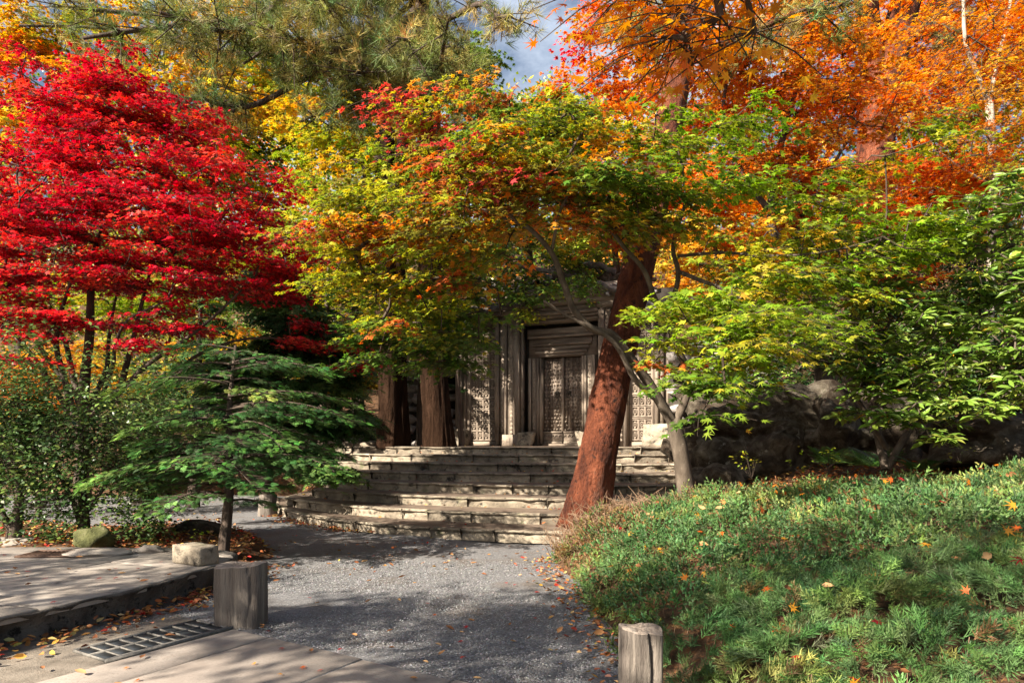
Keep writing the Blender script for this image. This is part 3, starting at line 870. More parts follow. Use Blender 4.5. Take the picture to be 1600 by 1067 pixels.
for k in range(8):
    p = step_curve(k)
    z1 = RISE * (k + 1)
    st = obj('step', Buf().add(*(lambda q, zz: (np.vstack([np.c_[q + [0, .05], np.full(len(q), zz - .005)], np.c_[q[:, 0], np.full(len(q), 19.6), np.full(len(q), zz - .005)]]), None,
            [(i, i + 1, len(q) + i + 1, len(q) + i) for i in range(len(q) - 1)]))(p[(8 if k < 2 else 0):], z1)), MAT['tread'], ST)
    L = np.r_[0, np.cumsum(np.linalg.norm(np.diff(p, axis=0), axis=1))]
    s = 0.0
    while s < L[-1] - .15:
        ln = min(rng.uniform(.5, 1.6), L[-1] - s)
        if L[-1] - s - ln < .3: ln = L[-1] - s
        nn_ = max(4, int(ln / .13))
        ss = np.linspace(s + .002, s + ln - .002, nn_)
        q = np.c_[np.interp(ss, L, p[:, 0]), np.interp(ss, L, p[:, 1])]
        tg = nrm(np.gradient(q, axis=0)); no = np.c_[-tg[:, 1], tg[:, 0]]
        lip = rng.uniform(.015, .04)
        pr = [(.0, -.04), (.012, .35), (.006, .62), (.030, .74), (-lip, .80), (-lip - .006, .93), (-lip + .014, 1.0), (.085, 1.0)]
        V = np.zeros((nn_, len(pr), 3))
        off = rng.uniform(-.014, .014); dz = rng.uniform(-.006, .006)
        for m_, (d_, h_) in enumerate(pr):
            jn = rng.normal(0, .015, nn_) if m_ < 6 else rng.normal(0, .004, nn_)
            V[:, m_, :2] = q + no * (d_ + off * (m_ < 7) + jn)[:, None]
            V[:, m_, 2] = RISE * k + h_ * RISE + (dz if h_ > .5 else 0) + rng.normal(0, .006 if 0 < m_ < 6 else .002, nn_)
        V[0, :, :2] += tg[0] * .007 * (rng.uniform(0, 1, (len(pr), 1))); V[-1, :, :2] -= tg[-1] * .007 * (rng.uniform(0, 1, (len(pr), 1)))
        m_ = len(pr)
        F = [(i * m_ + j, (i + 1) * m_ + j, (i + 1) * m_ + j + 1, i * m_ + j + 1) for i in range(nn_ - 1) for j in range(m_ - 1)]
        F3 = [(0, j + 1, j) for j in range(1, m_ - 1)] + [((nn_ - 1) * m_, (nn_ - 1) * m_ + j, (nn_ - 1) * m_ + j + 1) for j in range(1, m_ - 1)]
        obj('stone', Buf().add(V.reshape(-1, 3), F3, F), MAT['stone'], st)
        s += ln
LZ = RISE * 8
# loose rubble at the broken right-hand ends of the steps
for k in range(11):
    x, D = [(2.75, 10.45), (2.9, 10.9), (3.05, 11.5), (3.2, 12.1), (3.45, 12.9), (3.6, 13.8), (2.65, 10.7), (3.3, 12.6), (3.7, 14.6), (3.8, 15.4), (3.5, 13.4)][k]
    boulder('rubble_stone', (x, D, RISE * (D - 9.6) / .9 + .03), (rng.uniform(.16, .3), rng.uniform(.14, .22), rng.uniform(.1, .16)), 'stone', 30 + k, rough=.3, blocky=.35, rot=rng.uniform(0, 3),
            label='rough stone among the rubble at the right end of the steps', category='stone', group='rubble at the end of the steps')

# ------------------------------------------------------------------ the gate
GC = np.array([1.35, 19.0, LZ])
GR = R(-25)
G = thing('carved_gate', 'old carved timber gateway with double doors at the top of the steps', 'gate', tuple(GC), None, GR)
def gbox(name, lo, hi, mat='timber', parent=None, extra=(), jit=.003):
    b = boxb(Buf(), lo, hi, None, jit)
    for l2, h2 in extra: boxb(b, l2, h2, None, jit)
    return obj(name, b, MAT[mat], parent or G, local=True)
gbox('core_wall', (-3.35, .32, -.1), (3.05, .7, 4.2), 'dark', extra=[((-.2, .7, 0), (.2, .9, 4))])
# panels of carved tiles
def tile_mesh(seed, w, h):
    """A sunk square with a raised ring and a boss."""
    r = np.random.default_rng(seed)
    V, F = [], []
    def q(vs): k = len(V); V.extend(vs); F.append((k, k + 1, k + 2, k + 3))
    hw, hh, fr = w / 2, h / 2, .022
    for (a0, a1, b0, b1) in ((-hw, hw, hh - fr, hh), (-hw, hw, -hh, -hh + fr), (-hw, -hw + fr, -hh + fr, hh - fr), (hw - fr, hw, -hh + fr, hh - fr)):
        q([(a0, -.03, b0), (a1, -.03, b0), (a1, -.03, b1), (a0, -.03, b1)])
    i0, i1, k0, k1 = -hw + fr, hw - fr, -hh + fr, hh - fr
    q([(i0, 0.01, k0), (i1, 0.01, k0), (i1, 0.01, k1), (i0, 0.01, k1)])
    q([(i0, -.03, k1), (i1, -.03, k1), (i1, .01, k1), (i0, .01, k1)]); q([(i0, -.03, k0), (i0, .01, k0), (i1, .01, k0), (i1, -.03, k0)])
    q([(i0, -.03, k0), (i0, -.03, k1), (i0, .01, k1), (i0, .01, k0)]); q([(i1, -.03, k0), (i1, .01, k0), (i1, .01, k1), (i1, -.03, k1)])
    n = 12; kind = seed % 3
    rx, rz = (i1 - i0) * (.40 if kind else .33), (k1 - k0) * (.40 if kind < 2 else .34)
    for i in range(n):
        a, b_ = 2 * math.pi * i / n, 2 * math.pi * (i + 1) / n
        for (f0, d0, f1, d1) in ((1, .01, .9, -.032), (.9, -.032, .68, -.032), (.68, -.032, .6, .004), (.42, .004, .25, -.03)):
            q([(rx * f0 * math.cos(a), d0, rz * f0 * math.sin(a)), (rx * f0 * math.cos(b_), d0, rz * f0 * math.sin(b_)), (rx * f1 * math.cos(b_), d1, rz * f1 * math.sin(b_)), (rx * f1 * math.cos(a), d1, rz * f1 * math.sin(a))])
        k = len(V)
        V.extend([(0, -.036, 0), (rx * .25 * math.cos(a), -.03, rz * .25 * math.sin(a)), (rx * .25 * math.cos(b_), -.03, rz * .25 * math.sin(b_))]); F3.append((k, k + 1, k + 2))
    return V, F
def panel(x0, x1, cols, y, stile_w):
    p = gbox('panel', (x0, y + .02, .12), (x1, y + .12, 3.42), 'timber')
    gbox('rail', (x0, y - .07, 3.422), (x1, y + .12, 3.56), 'timber_h', p)
    gbox('rail', (x0, y - .05, .0), (x1, y + .12, .118), 'timber_h', p)
    gbox('stile', (x0, y - .06, .121), (x0 + stile_w, y + .018, 3.419), 'timber', p)
    gbox('stile', (x1 - stile_w, y - .06, .121), (x1, y + .018, 3.419), 'timber', p)
    w = (x1 - x0 - 2 * stile_w) / cols
    global F3
    ms = []
    z = .16
    hs = [.28] * 2 + ['b'] + [.29, .29] + ['b'] + [.265] * 2 + [.27] * 5
    hs = [h for h in hs]
    tot = sum(h for h in hs if h != 'b')
    for s_ in range(3):
        F3 = []
        V, F = tile_mesh(s_, w * .97, .272)
        ms.append(Buf().add(V, F3, F).mesh('carved_tile', MAT['timber']))
    for h in hs:
        if h == 'b':
            gbox('bar', (x0 + stile_w + .002, y - .035, z + .006), (x1 - stile_w - .002, y + .017, z + .05), 'timber_h', p); z += .056; continue
        kind = rng.integers(0, 3)
        for c in range(cols):
            inst('carved_tile', ms[kind if rng.uniform() < .8 else rng.integers(0, 3)], p, Matrix.Translation((x0 + stile_w + w * (c + .5), y + .005, z + h / 2)))
        z += h
    return p
panel(-2.93, -1.955, 4, .05, .085)
panel(1.955, 2.62, 3, .05, .06)
# end pilasters and plinths
for x0, x1 in ((-3.35, -2.94), (2.63, 3.05)):
    w = x1 - x0
    gbox('end_pilaster', (x0, -.02, .5), (x1, .31, 2.95), 'timber', None, [((x0 + .04, -.08, .52), (x0 + .04 + w * .2, -.022, 2.93)), ((x0 + w * .42, -.11, .52), (x0 + w * .62, -.022, 2.93)), ((x0 + w * .78, -.07, .52), (x1 - .03, -.022, 2.93)), ((x0 - .05, -.13, 2.952), (x1 + .05, .3, 3.08))])
# broad pilasters of several mouldings
def lozenges(x, y, z0, z1, n, w, name, parent):
    V, F = [], []
    for k in range(n):
        zc = z0 + (z1 - z0) * (k + .5) / n; h = (z1 - z0) / n * .42
        b0 = len(V)
        V += [(x - w, y, zc), (x, y, zc - h), (x + w, y, zc), (x, y, zc + h), (x, y - w * .7, zc)]
        F += [(b0, b0 + 1, b0 + 4), (b0 + 1, b0 + 2, b0 + 4), (b0 + 2, b0 + 3, b0 + 4), (b0 + 3, b0, b0 + 4)]
    return obj(name, Buf().add(V, F), MAT['timber'], parent, local=True, kind='stuff')
for x0, sg in ((-1.945, 1), (1.945, -1)):
    def X(a, b): return (x0 + sg * a, x0 + sg * b) if sg > 0 else (x0 - b, x0 - a)
    p = gbox('pilaster', (X(0, .78)[0], -.05, 0), (X(0, .78)[1], .31, 3.72), 'timber')
    for a, b_, y in ((.0, .1, -.16), (.12, .28, -.10), (.30, .36, -.17), (.385, .43, -.13), (.45, .60, -.2), (.62, .77, -.26)):
        xa, xb = X(a, b_)
        gbox('moulding', (xa, y, .0), (xb, -.052, 3.70), 'timber', p)
    lozenges(sum(X(.12, .28)) / 2, -.102, .1, 3.6, 26, .055, 'carving', p)
    lozenges(sum(X(.45, .60)) / 2, -.202, .1, 3.6, 30, .05, 'carving', p)
    gbox('capital', (X(-.04, .8)[0], -.3, 3.722), (X(-.04, .8)[1], .3, 3.86), 'timber_h', p)
    gbox('foot', (X(.3, .8)[0], -.34, .0), (X(.3, .8)[1], -.262, .32), 'timber', p)
# outer lintel
lt = gbox('lintel', (-1.16, -.12, 3.42), (1.16, .28, 3.72), 'timber_h')
for z0, z1, y, e in ((3.44, 3.50, -.17, 1.16), (3.53, 3.60, -.22, 1.16), (3.62, 3.70, -.27, 1.16)): gbox('moulding', (-e, y, z0), (e, -.122, z1), 'timber_h', lt)
cn = gbox('cornice', (-2.1, -.3, 3.862), (2.1, .3, 4.02), 'timber_h')
for z0, z1, y, e in ((4.022, 4.12, -.38, 2.2), (4.122, 4.2, -.46, 2.3), (4.202, 4.34, -.4, 2.2)): gbox('moulding', (-e, y, z0), (e, .3, z1), 'timber_h', cn)
gbox('frieze', (-1.14, -.18, 3.722), (1.14, .28, 3.858), 'timber_h')
# inner frame, stepping in to the doors
for sg in (-1, 1):
    def X(a, b): return (sg * a, sg * b) if sg > 0 else (-b, -a)
    j = gbox('jamb', (X(.60, 1.0)[0], .12, .0), (X(.60, 1.0)[1], .31, 2.5), 'timber')
    for a, b_, y in ((.60, .66, .06), (.68, .74, .03), (.76, .90, .08), (.92, .99, .02)):
        xa, xb = X(a, b_)
        gbox('moulding', (xa, y, .0), (xb, .118, 2.49), 'timber', j)
    lozenges(sum(X(.76, .90)) / 2, .078, .45, 2.45, 20, .05, 'carving', j)
hd = gbox('header', (-1.0, .12, 2.502), (1.0, .31, 3.3), 'timber_h')
for z0, z1, y, e in ((2.51, 2.58, .04, .68), (2.585, 2.66, .0, .76), (2.67, 2.80, .06, .80), (2.81, 2.86, -.03, .88), (2.87, 3.02, .05, .9), (3.03, 3.09, -.05, .98), (3.10, 3.29, .0, 1.0)):
    gbox('moulding', (-e, y, z0), (e, .118, z1), 'timber_h', hd)
V, F = [], []
# doors
for sg in (-1, 1):
    x0, x1 = (-.595, -.022) if sg < 0 else (.022, .595)
    d = gbox('door', (x0, .25, .06), (x1, .31, 2.49), 'iron')
    for q in range(4):
        xa = x0 + (x1 - x0) * (q + .5) / 4
        gbox('batten', (xa - .05, .232, .42), (xa + .05, .249, 2.47), 'iron', d)
    V, F = [], []
    for r_ in range(19):
        for q in range(6):
            xc, zc = x0 + .06 + (x1 - x0 - .12) * q / 5 + (.016 if r_ % 2 else -.016), .47 + r_ * .105
            if rng.uniform() < .10: continue
            s_ = .036 * rng.uniform(.7, 1.1); xc += rng.normal(0, .007); zc += rng.normal(0, .008); k = len(V)
            V += [(xc - s_, .232, zc), (xc, .232, zc - s_), (xc + s_, .232, zc), (xc, .232, zc + s_), (xc, .155, zc)]
            F += [(k, k + 1, k + 4), (k + 1, k + 2, k + 4), (k + 2, k + 3, k + 4), (k + 3, k, k + 4)]
    obj('stud', Buf().add(V, F), MAT['timber'], d, local=True, kind='stuff')
    gbox('bottom_rail', (x0, .2, .065), (x1, .248, .40), 'timber_h', d, [((x0, .17, .36), (x1, .199, .41)), ((x0, .17, .07), (x1, .199, .12))])
    V, F = [], []
    for q in range(5):                                        # little arches in the bottom rail
        xc = x0 + (x1 - x0) * (q + .5) / 5
        for i in range(8):
            a, b_ = math.pi * i / 8, math.pi * (i + 1) / 8
            k = len(V)
            V += [(xc + .045 * math.cos(a), .199, .25 + .08 * math.sin(a)), (xc + .045 * math.cos(b_), .199, .25 + .08 * math.sin(b_)), (xc + .03 * math.cos(b_), .17, .25 + .055 * math.sin(b_)), (xc + .03 * math.cos(a), .17, .25 + .055 * math.sin(a))]
            F.append((k, k + 1, k + 2, k + 3))
    obj('arch_carving', Buf().add(V, None, F), MAT['iron'], d, local=True)
    a = np.linspace(0, 2 * np.pi, 17)[:-1]
    xr = x0 + .42 if sg < 0 else x0 + .15
    P = np.c_[xr + .055 * np.cos(a), np.full(16, .16), 1.42 + .07 * np.sin(a)]
    obj('ring_handle', Buf().add(*sticks(P, np.roll(P, -1, 0), .014, .014, 5)).add(*boxb(Buf(), (xr - .05, .17, 1.46), (xr + .05, .232, 1.54)).V[:1], None, [(0, 3, 2, 1), (4, 5, 6, 7), (0, 1, 5, 4), (1, 2, 6, 5), (2, 3, 7, 6), (3, 0, 4, 7)]), MAT['dark'], d, local=True)
gbox('centre_stile', (-.035, .16, .42), (.035, .249, 2.48), 'timber')
gbox('threshold', (-.62, .05, .0), (.62, .245, .058), 'timber_h')

# plinth stones at the foot of the gate
def gpt(x, y, z): return np.array([GC[0] + x * math.cos(GR) - y * math.sin(GR), GC[1] + x * math.sin(GR) + y * math.cos(GR), GC[2] + z])
def plinth(x, y, sz, seed, tilt, label, mat='stone'):
    V, _, F = rough_block(sz, seed, 5, .05)
    V[:, 0] += V[:, 2] * tilt
    c_, s_ = math.cos(GR), math.sin(GR)
    V = np.c_[V[:, 0] * c_ - V[:, 1] * s_, V[:, 0] * s_ + V[:, 1] * c_, V[:, 2]] + gpt(x, y, sz[2] / 2 - .02)
    tag(obj('plinth_stone', Buf().add(V, None, F), MAT[mat]), label, 'stone', 'plinth stones of the gate')
plinth(-3.15, -.1, (.5, .42, .52), 1, 0, 'rough plinth stone under the end pilaster left of the gate')
plinth(-.98, -.22, (.5, .26, .4), 2, .3, 'slanting plinth stone left of the double doors')
plinth(.80, -.2, (.42, .26, .42), 3, -.2, 'pale plinth stone right of the double doors')
plinth(2.8, -.28, (.72, .5, .6), 4, 0, 'pale pitted plinth stone under the pilaster right of the leaning pine')

# twisted roots and rocks piled over the gate
rp = thing('root_roof', 'dark tangle of twisted roots and rocks piled on top of the gate', 'roof', tuple(gpt(0, 0, 4.3)))
for k in range(85):
    x = rng.uniform(-3.3, 2.9); lim = 4.35 if abs(x + .1) < 2.1 else 3.65
    z = lim - .25 + abs(rng.normal(0, .38)); y = rng.uniform(-.62, .7)
    a = gpt(x, y, z); d = rng.normal(0, 1, 3) * np.array([.5, .3, .16])
    pts = [a - d + rng.normal(0, .1, 3), a + rng.normal(0, .12, 3), a + d + rng.normal(0, .1, 3)]
    b = Buf(); limb(b, pts, rng.uniform(.05, .13), rng.uniform(.03, .08), 8, 7, .5, k)
    obj('root', b, MAT['root'], rp, smooth=True)
for k in range(16):
    x = -3.1 + 6 * k / 15
    lim = 4.38 if abs(x + .1) < 2.15 else 3.5
    c = gpt(x, rng.uniform(0, .6), lim + .1)
    boulder('rock', c, (rng.uniform(.2, .36), rng.uniform(.2, .3), rng.uniform(.12, .24)), 'rock', 60 + k, rp, rough=.4, sub=2, rot=rng.uniform(0, 3))

# rockwork walls beside the gate, stone on stone with dark gaps
def rockwork(name, label, p_a, p_b, z0, h, rows, seed, dens=.42):
    root = thing(name, label, 'wall', (p_a[0], p_a[1], z0))
    r = np.random.default_rng(seed)
    L = np.linalg.norm(np.subtract(p_b, p_a)); d = np.subtract(p_b, p_a) / L
    nb = Buf()
    boxb(nb, (0, .35, -.3), (L, .6, h * .9), lambda V: np.c_[p_a[0] + V[:, 0] * d[0] - V[:, 1] * d[1], p_a[1] + V[:, 0] * d[1] + V[:, 1] * d[0], z0 + V[:, 2]])
    obj('backing', nb, MAT['dark'], root)
    for k in range(rows):
        s = r.uniform(-.1, .1)
        while s < L:
            w = r.uniform(.3, .75)
            c = np.array([p_a[0] + d[0] * (s + w / 2), p_a[1] + d[1] * (s + w / 2) + r.uniform(-.12, .2), z0 + h * (k + .5) / rows + r.normal(0, .05)])
            boulder('stone', c, (w * .52, r.uniform(.16, .28), h / rows * r.uniform(.3, .5)), 'palerock', int(r.integers(0, 999)), root, rough=.5, sub=2, freq=1.8, rot=math.atan2(d[1], d[0]) + r.normal(0, .2))
            s += w * r.uniform(.85, 1.15)
rockwork('rockwork_wall', 'rough wall of twisted pale rocks right of the gate', (3.95, 17.2), (6.3, 16.6), .9, 3.1, 10, 5)
rockwork('rockwork_wall', 'shaded rockwork between the two dark trunks left of the gate', (-3.5, 20.9), (-1.8, 20.5), 1.3, 2.6, 8, 6)
rockwork('rockwork_wall', 'low shaded rockwork left of the dark trunks on the landing', (-6.6, 20.6), (-4.0, 20.6), 1.3, .9, 3, 9)
# the landing's left extension under the trunks
V, _, F = rough_block((1.0, .6, .3), 21, 6, .02)
tag(obj('kerb_stone', Buf().add(V + np.array([-4.3, 19.4, 1.3]), None, F), MAT['stone']), 'squared pale stone at the left end of the landing', 'stone')
# big rock on the right
def bigrock():
    boulder('boulder', (4.65, 12.2, 1.3), (1.5, 1.1, .92), 'rock', 77, rough=.5, sub=5, freq=1.5, blocky=.4, label='large brown boulder behind the forked maple trunk', category='boulder')
    boulder('boulder', (5.9, 11.9, 1.5), (1.1, 1.0, .75), 'rock', 78, rough=.5, sub=5, freq=1.5, blocky=.4, label='shaded boulder under the rhododendron with ferns at its foot', category='boulder')
    boulder('boulder', (7.3, 9.7, 1.45), (1.15, .7, .36), 'rock', 79, rough=.45, sub=4, freq=1.5, blocky=.35, rot=.2, label='low sunlit boulder at the right edge among fallen leaves', category='boulder')
    boulder('boulder', (3.25, 10.9, .8), (.4, .35, .32), 'rock', 80, rough=.4, sub=4, freq=1.2, blocky=.2, label='small rounded boulder between the maple trunk and the large boulder', category='boulder')
bigrock()
# ------------------------------------------------------------------ trees
def A(*q): return [at(*p) for p in q]

# the leaning red pine
lp = thing('leaning_pine', 'leaning pine with a thick red barked trunk in front of the gate', 'tree', tuple(at(918, 800, 9.2)))
b = Buf()
n = 130
P = catmull(A((912, 830, 9.15), (922, 770, 9.2), (938, 690, 9.3), (956, 600, 9.4), (978, 500, 9.5), (1006, 380, 9.7), (1034, 250, 10.0), (1056, 130, 10.3), (1070, 0, 10.7), (1075, -160, 11), (1060, -330, 11.3)), n)
rad = np.interp(np.linspace(0, 1, n), [0, .1, .25, .5, .8, 1], [.295, .265, .245, .225, .20, .15])
V_, f3_, f4_ = tube(P, rad, 56, .06, 3, .28, .5)
V_[:-1] += nrm(V_[:-1] - np.repeat(P, 56, 0)) * (.013 * np.abs(fbm(V_[:-1] * [11, 11, 3.6], 1.0, 5, 3)) * 2 - .01)[:, None]
b.add(V_, f3_, f4_)
obj('trunk', b, MAT['redbark'], lp, smooth=True)
def pine_boughs(root, specs, ntuft, size, seed, pal=PINE, mat_b='darkbark'):
    """specs: (start point, end point, radius, tufts, spread)."""
    r = np.random.default_rng(seed)
    lv, tw, lb = Buf(), Buf(), Buf()
    tms = [tuft(26, s, 1.0) for s in range(4)]
    Ps, Xs, Cs = [], [], []
    cones = []
    for k, (a, e, rad, nt, sp) in enumerate(specs):
        a, e = np.asarray(a), np.asarray(e)
        L = np.linalg.norm(e - a)
        mid = (a + e) / 2 + r.normal(0, .07 * L, 3) + np.array([0, 0, -.03 * L])
        P = catmull([a, a * .7 + mid * .3 + r.normal(0, .03 * L, 3), mid, mid * .4 + e * .6 + r.normal(0, .04 * L, 3), e], 18)
        bb = Buf().add(*tube(P, np.linspace(rad, rad * .3, 18), 8, .2, k, 0, .5))
        obj('bough', bb, MAT[mat_b], root, smooth=True)
        # side shoots
        nt = int(nt * 1.9)
        m = max(6, nt // 8)
        t = r.uniform(.25, 1, m)
        i = (t * 17).astype(int)
        s0 = P[i]
        d = nrm(r.normal(0, 1, (m, 3)) * np.array([1, 1, .5]) + nrm(e - a) * .7)
        s1 = s0 + d * (sp * r.uniform(.5, 1.2, m))[:, None]
        tw.add(*sticks(s0, s1, .018, .008, 4))
        pc = r.integers(0, m, nt)
        u = r.uniform(.25, 1.05, nt)
        c = s0[pc] + (s1 - s0)[pc] * u[:, None] + r.normal(0, .13, (nt, 3))
        tw.add(*sticks((s0[pc] + (s1 - s0)[pc] * (u * .8)[:, None]), c, .007, .004, 3))
        Ps.append(c); Xs.append(nrm(d[pc] + r.normal(0, .7, (nt, 3)) + np.array([0, 0, .35])))
        cc = pick(pal, m)[pc]
        Cs.append(cc)
        for q in range(max(1, nt // 40)):
            cones.append(s0[r.integers(0, m)] + r.normal(0, .1, 3))
    P, X, Cc = np.vstack(Ps), np.vstack(Xs), jitter(np.vstack(Cs), .2)
    g = r.integers(0, 4, len(P))
    for s in range(4):
        k = g == s
        lv.add(*place(tms[s], P[k], X[k], r.normal(0, 1, (int(k.sum()), 3)), size * r.uniform(.75, 1.2, int(k.sum())), Cc[k]))
    obj('branches', tw, MAT['twig'], root, kind='stuff')
    obj('needles', lv, MAT['needle'], root, color=True, kind='stuff')
    return cones
# its crown stands above the picture
top = P[-1]
pine_boughs(lp, [(P[95 + 7 * k], P[95 + 7 * k] + np.array([math.cos(a) * 2.6, math.sin(a) * 2.2, .9]), .07, 70, .8) for k, a in enumerate([.2, 1.9, 3.6 + .5, 5.6])] , 0, .24, 5, mat_b='redbark')

# forked green maple
fm_specs = [
    (1150, 520, 6.9, 1.0, .8, .50, 22, LIME, 0), (1090, 480, 7.4, .9, .7, .2, 11, LIME, 0), (1230, 450, 7.2, .8, .7, .2, 9, LIME, 0), (1215, 500, 6.0, .40, .5, .32, 10, LIME, 0), (1120, 595, 6.3, .42, .4, .28, 9, GREEN, 0),
    (1370, 350, 8.3, 1.05, .7, .22, 22, LIME, 0), (1270, 425, 8.0, .8, .7, .16, 14, LIME, 0), (1400, 410, 8.2, .6, .5, .14, 8, LIME, 0), (1200, 395, 7.8, .8, .7, .14, 12, YGREEN, 0), (1290, 300, 8.2, .7, .6, .10, 8, LIME, 0), (1330, 445, 7.8, .5, .4, .12, 6, LIME, 0),
    (1070, 215, 7.8, .9, .6, .10, 12, LIME, 0), (1010, 275, 7.8, .9, .7, .14, 13, GREEN, 0), (1120, 285, 7.6, .8, .7, .12, 10, LIME, 0), (1180, 190, 8.0, .6, .5, .08, 5, LIME, 0), (1400, 225, 8.2, .8, .6, .08, 8, YGREEN, 0), (1050, 345, 8.0, .7, .5, .12, 7, YGREEN, 0),
    (880, 250, 8.0, 1.2, .9, .40, 24, OLIVE, 0), (760, 290, 8.2, 1.1, .9, .4, 22, PINK, 0), (700, 360, 8.4, 1.1, .9, .3, 20, OLIVE, 0), (850, 210, 8.4, 1.2, .9, .35, 12, YGREEN, 0), (850, 180, 8.6, 1.0, .8, .3, 10, GREEN, 0), (800, 250, 8.2, 1.0, .8, .3, 12, YGREEN, 0),
    (690, 180, 8.8, .9, .8, .3, 12, PINK, 0), (620, 300, 8.8, .9, .8, .35, 16, OLIVE, 0), (560, 300, 9.2, .9, .8, .35, 14, YGREEN, 0), (530, 370, 9.2, .75, .7, .25, 12, PINK, 0), (590, 360, 9.0, .7, .6, .25, 10, ORANGE, 0),
    (550, 440, 9.4, .8, .8, .3, 12, YGREEN, 0), (640, 430, 9.4, .9, .8, .35, 12, YGREEN, 0), (720, 430, 9.2, .7, .7, .25, 10, OLIVE, 0), (640, 500, 9.6, .6, .6, .25, 9, OLIVE, 0), (600, 535, 10.8, .8, .6, .4, 24, GREEN, 0), (680, 545, 11.0, .7, .5, .36, 28, GREEN, 0), (720, 515, 10.2, .5, .5, .25, 12, GREEN, 0), (640, 480, 11.0, 1.0, .6, .4, 18, YGREEN, 0),
    (980, 350, 8.4, .9, .7, .2, 10, OLIVE, 0), (850, 320, 8.6, .9, .8, .25, 12, ORANGE, 0), (790, 365, 9.0, .5, .6, .3, 8, ORANGE, 0), (950, 300, 8.4, .9, .7, .2, 9, YGREEN, 0),
    (1060, 560, 7.8, .4, .4, .2, 5, OLIVE, 0), (700, 240, 8.6, 1.0, .9, .35, 16, OLIVE, 0),
]
fm_stems = [
    (A((1078, 800, 9.5), (1070, 750, 9.5), (1062, 700, 9.45), (1052, 655, 9.4)), .13, .10),
    (A((1052, 662, 9.4), (1015, 600, 9.25), (985, 558, 9.1), (955, 522, 9.0), (925, 514, 8.9), (896, 482, 8.8), (880, 440, 8.6), (862, 395, 8.4), (825, 355, 8.2), (785, 330, 8.0)), .075, .022),
    (A((1030, 628, 9.3), (992, 592, 9.1), (970, 550, 8.95), (950, 527, 8.9), (915, 508, 8.75), (880, 490, 8.7), (850, 470, 8.6)), .045, .016),
    (A((1056, 660, 9.4), (1074, 612, 9.4), (1070, 570, 9.35), (1052, 530, 9.3), (1048, 490, 9.2), (1060, 430, 9.0), (1052, 385, 8.8), (1070, 320, 8.5)), .062, .022),
    (A((1050, 505, 9.25), (1026, 472, 9.0), (1006, 422, 8.8), (975, 386, 8.6), (935, 335, 8.4), (900, 305, 8.2), (860, 290, 8.0)), .04, .015),
    (A((1062, 425, 9.0), (1100, 440, 8.4), (1140, 455, 7.8), (1180, 480, 7.0)), .03, .015),
    (A((1060, 400, 8.9), (1130, 395, 8.3), (1220, 400, 7.6), (1310, 390, 7.6), (1380, 370, 7.9)), .022, .007),
    (A((825, 355, 8.2), (760, 330, 8.2), (690, 325, 8.4), (620, 345, 8.8), (570, 380, 9.0)), .028, .012),
    (A((862, 395, 8.4), (875, 330, 8.2), (900, 280, 8.0), (890, 240, 7.8)), .022, .01),
    (A((1072, 590, 9.3), (1100, 572, 8.6), (1130, 560, 7.6), (1150, 560, 6.6)), .026, .012),
]
tree('forked_maple', 'slim grey forked maple with lime green and orange sprays before the gate', 'tree', at(1078, 800, 9.5), fm_stems, fm_specs, 'greybark', 'maple', LEAF3, .52, 63, .072, YGREEN, keep=300, droop=.6, connect_from=.5, twr=.0035, dens=1.05, layer=.30, flat=.05)

# red maple on the left
rm_base = at(128, 770, 11.0); rm_base[2] = .1
rm_specs = [
    (200, 240, 11.0, 1.5, 1.4, .75, 50, RED, .3), (60, 300, 10.6, 1.5, 1.3, .8, 54, RED, .3), (330, 300, 10.8, 1.4, 1.2, .6, 48, RED, .3), (180, 350, 10.2, 2.0, 1.2, .5, 54, RED, .2),
    (400, 380, 10.8, 1.0, 1.0, .4, 30, RED, .2), (60, 420, 10.4, 1.5, 1.2, .4, 34, RED, 0), (270, 430, 10.6, 1.4, 1.2, .35, 32, RED, 0), (190, 140, 11.0, .8, .7, .5, 22, RED, .2), (110, 180, 10.8, .9, .7, .4, 16, RED, .2),
    (280, 190, 11.0, .7, .7, .35, 14, RED, .2), (-60, 420, 10.5, 1.0, 1.0, .7, 26, RED, .2), (-40, 270, 10.5, .9, 1, .7, 20, RED, .2), (440, 440, 11.0, .5, .8, .3, 12, RED, 0), (90, 500, 10.6, 1.4, .9, .2, 16, RED, 0), (260, 500, 10.8, .9, .8, .2, 12, RED, 0),
    (220, 540, 10.4, .5, .5, .12, 4, RED, 0), (500, 535, 12.0, .7, .6, .25, 14, RED, 0), (560, 560, 12.4, .3, .4, .15, 4, RED, 0), (10, 500, 10.2, .6, .7, .3, 10, RED, 0),
    (30, 110, 11.2, .3, .4, .25, 3, RED, 0), (20, 560, 10.0, .8, .6, .25, 8, RED, 0),
]
bx = rm_base
rm_stems = [(A((128, 790, 11.0), (130, 720, 11), (128, 650, 11), (133, 590, 11), (140, 520, 11), (142, 440, 11), (150, 380, 11)), .115, .04)]
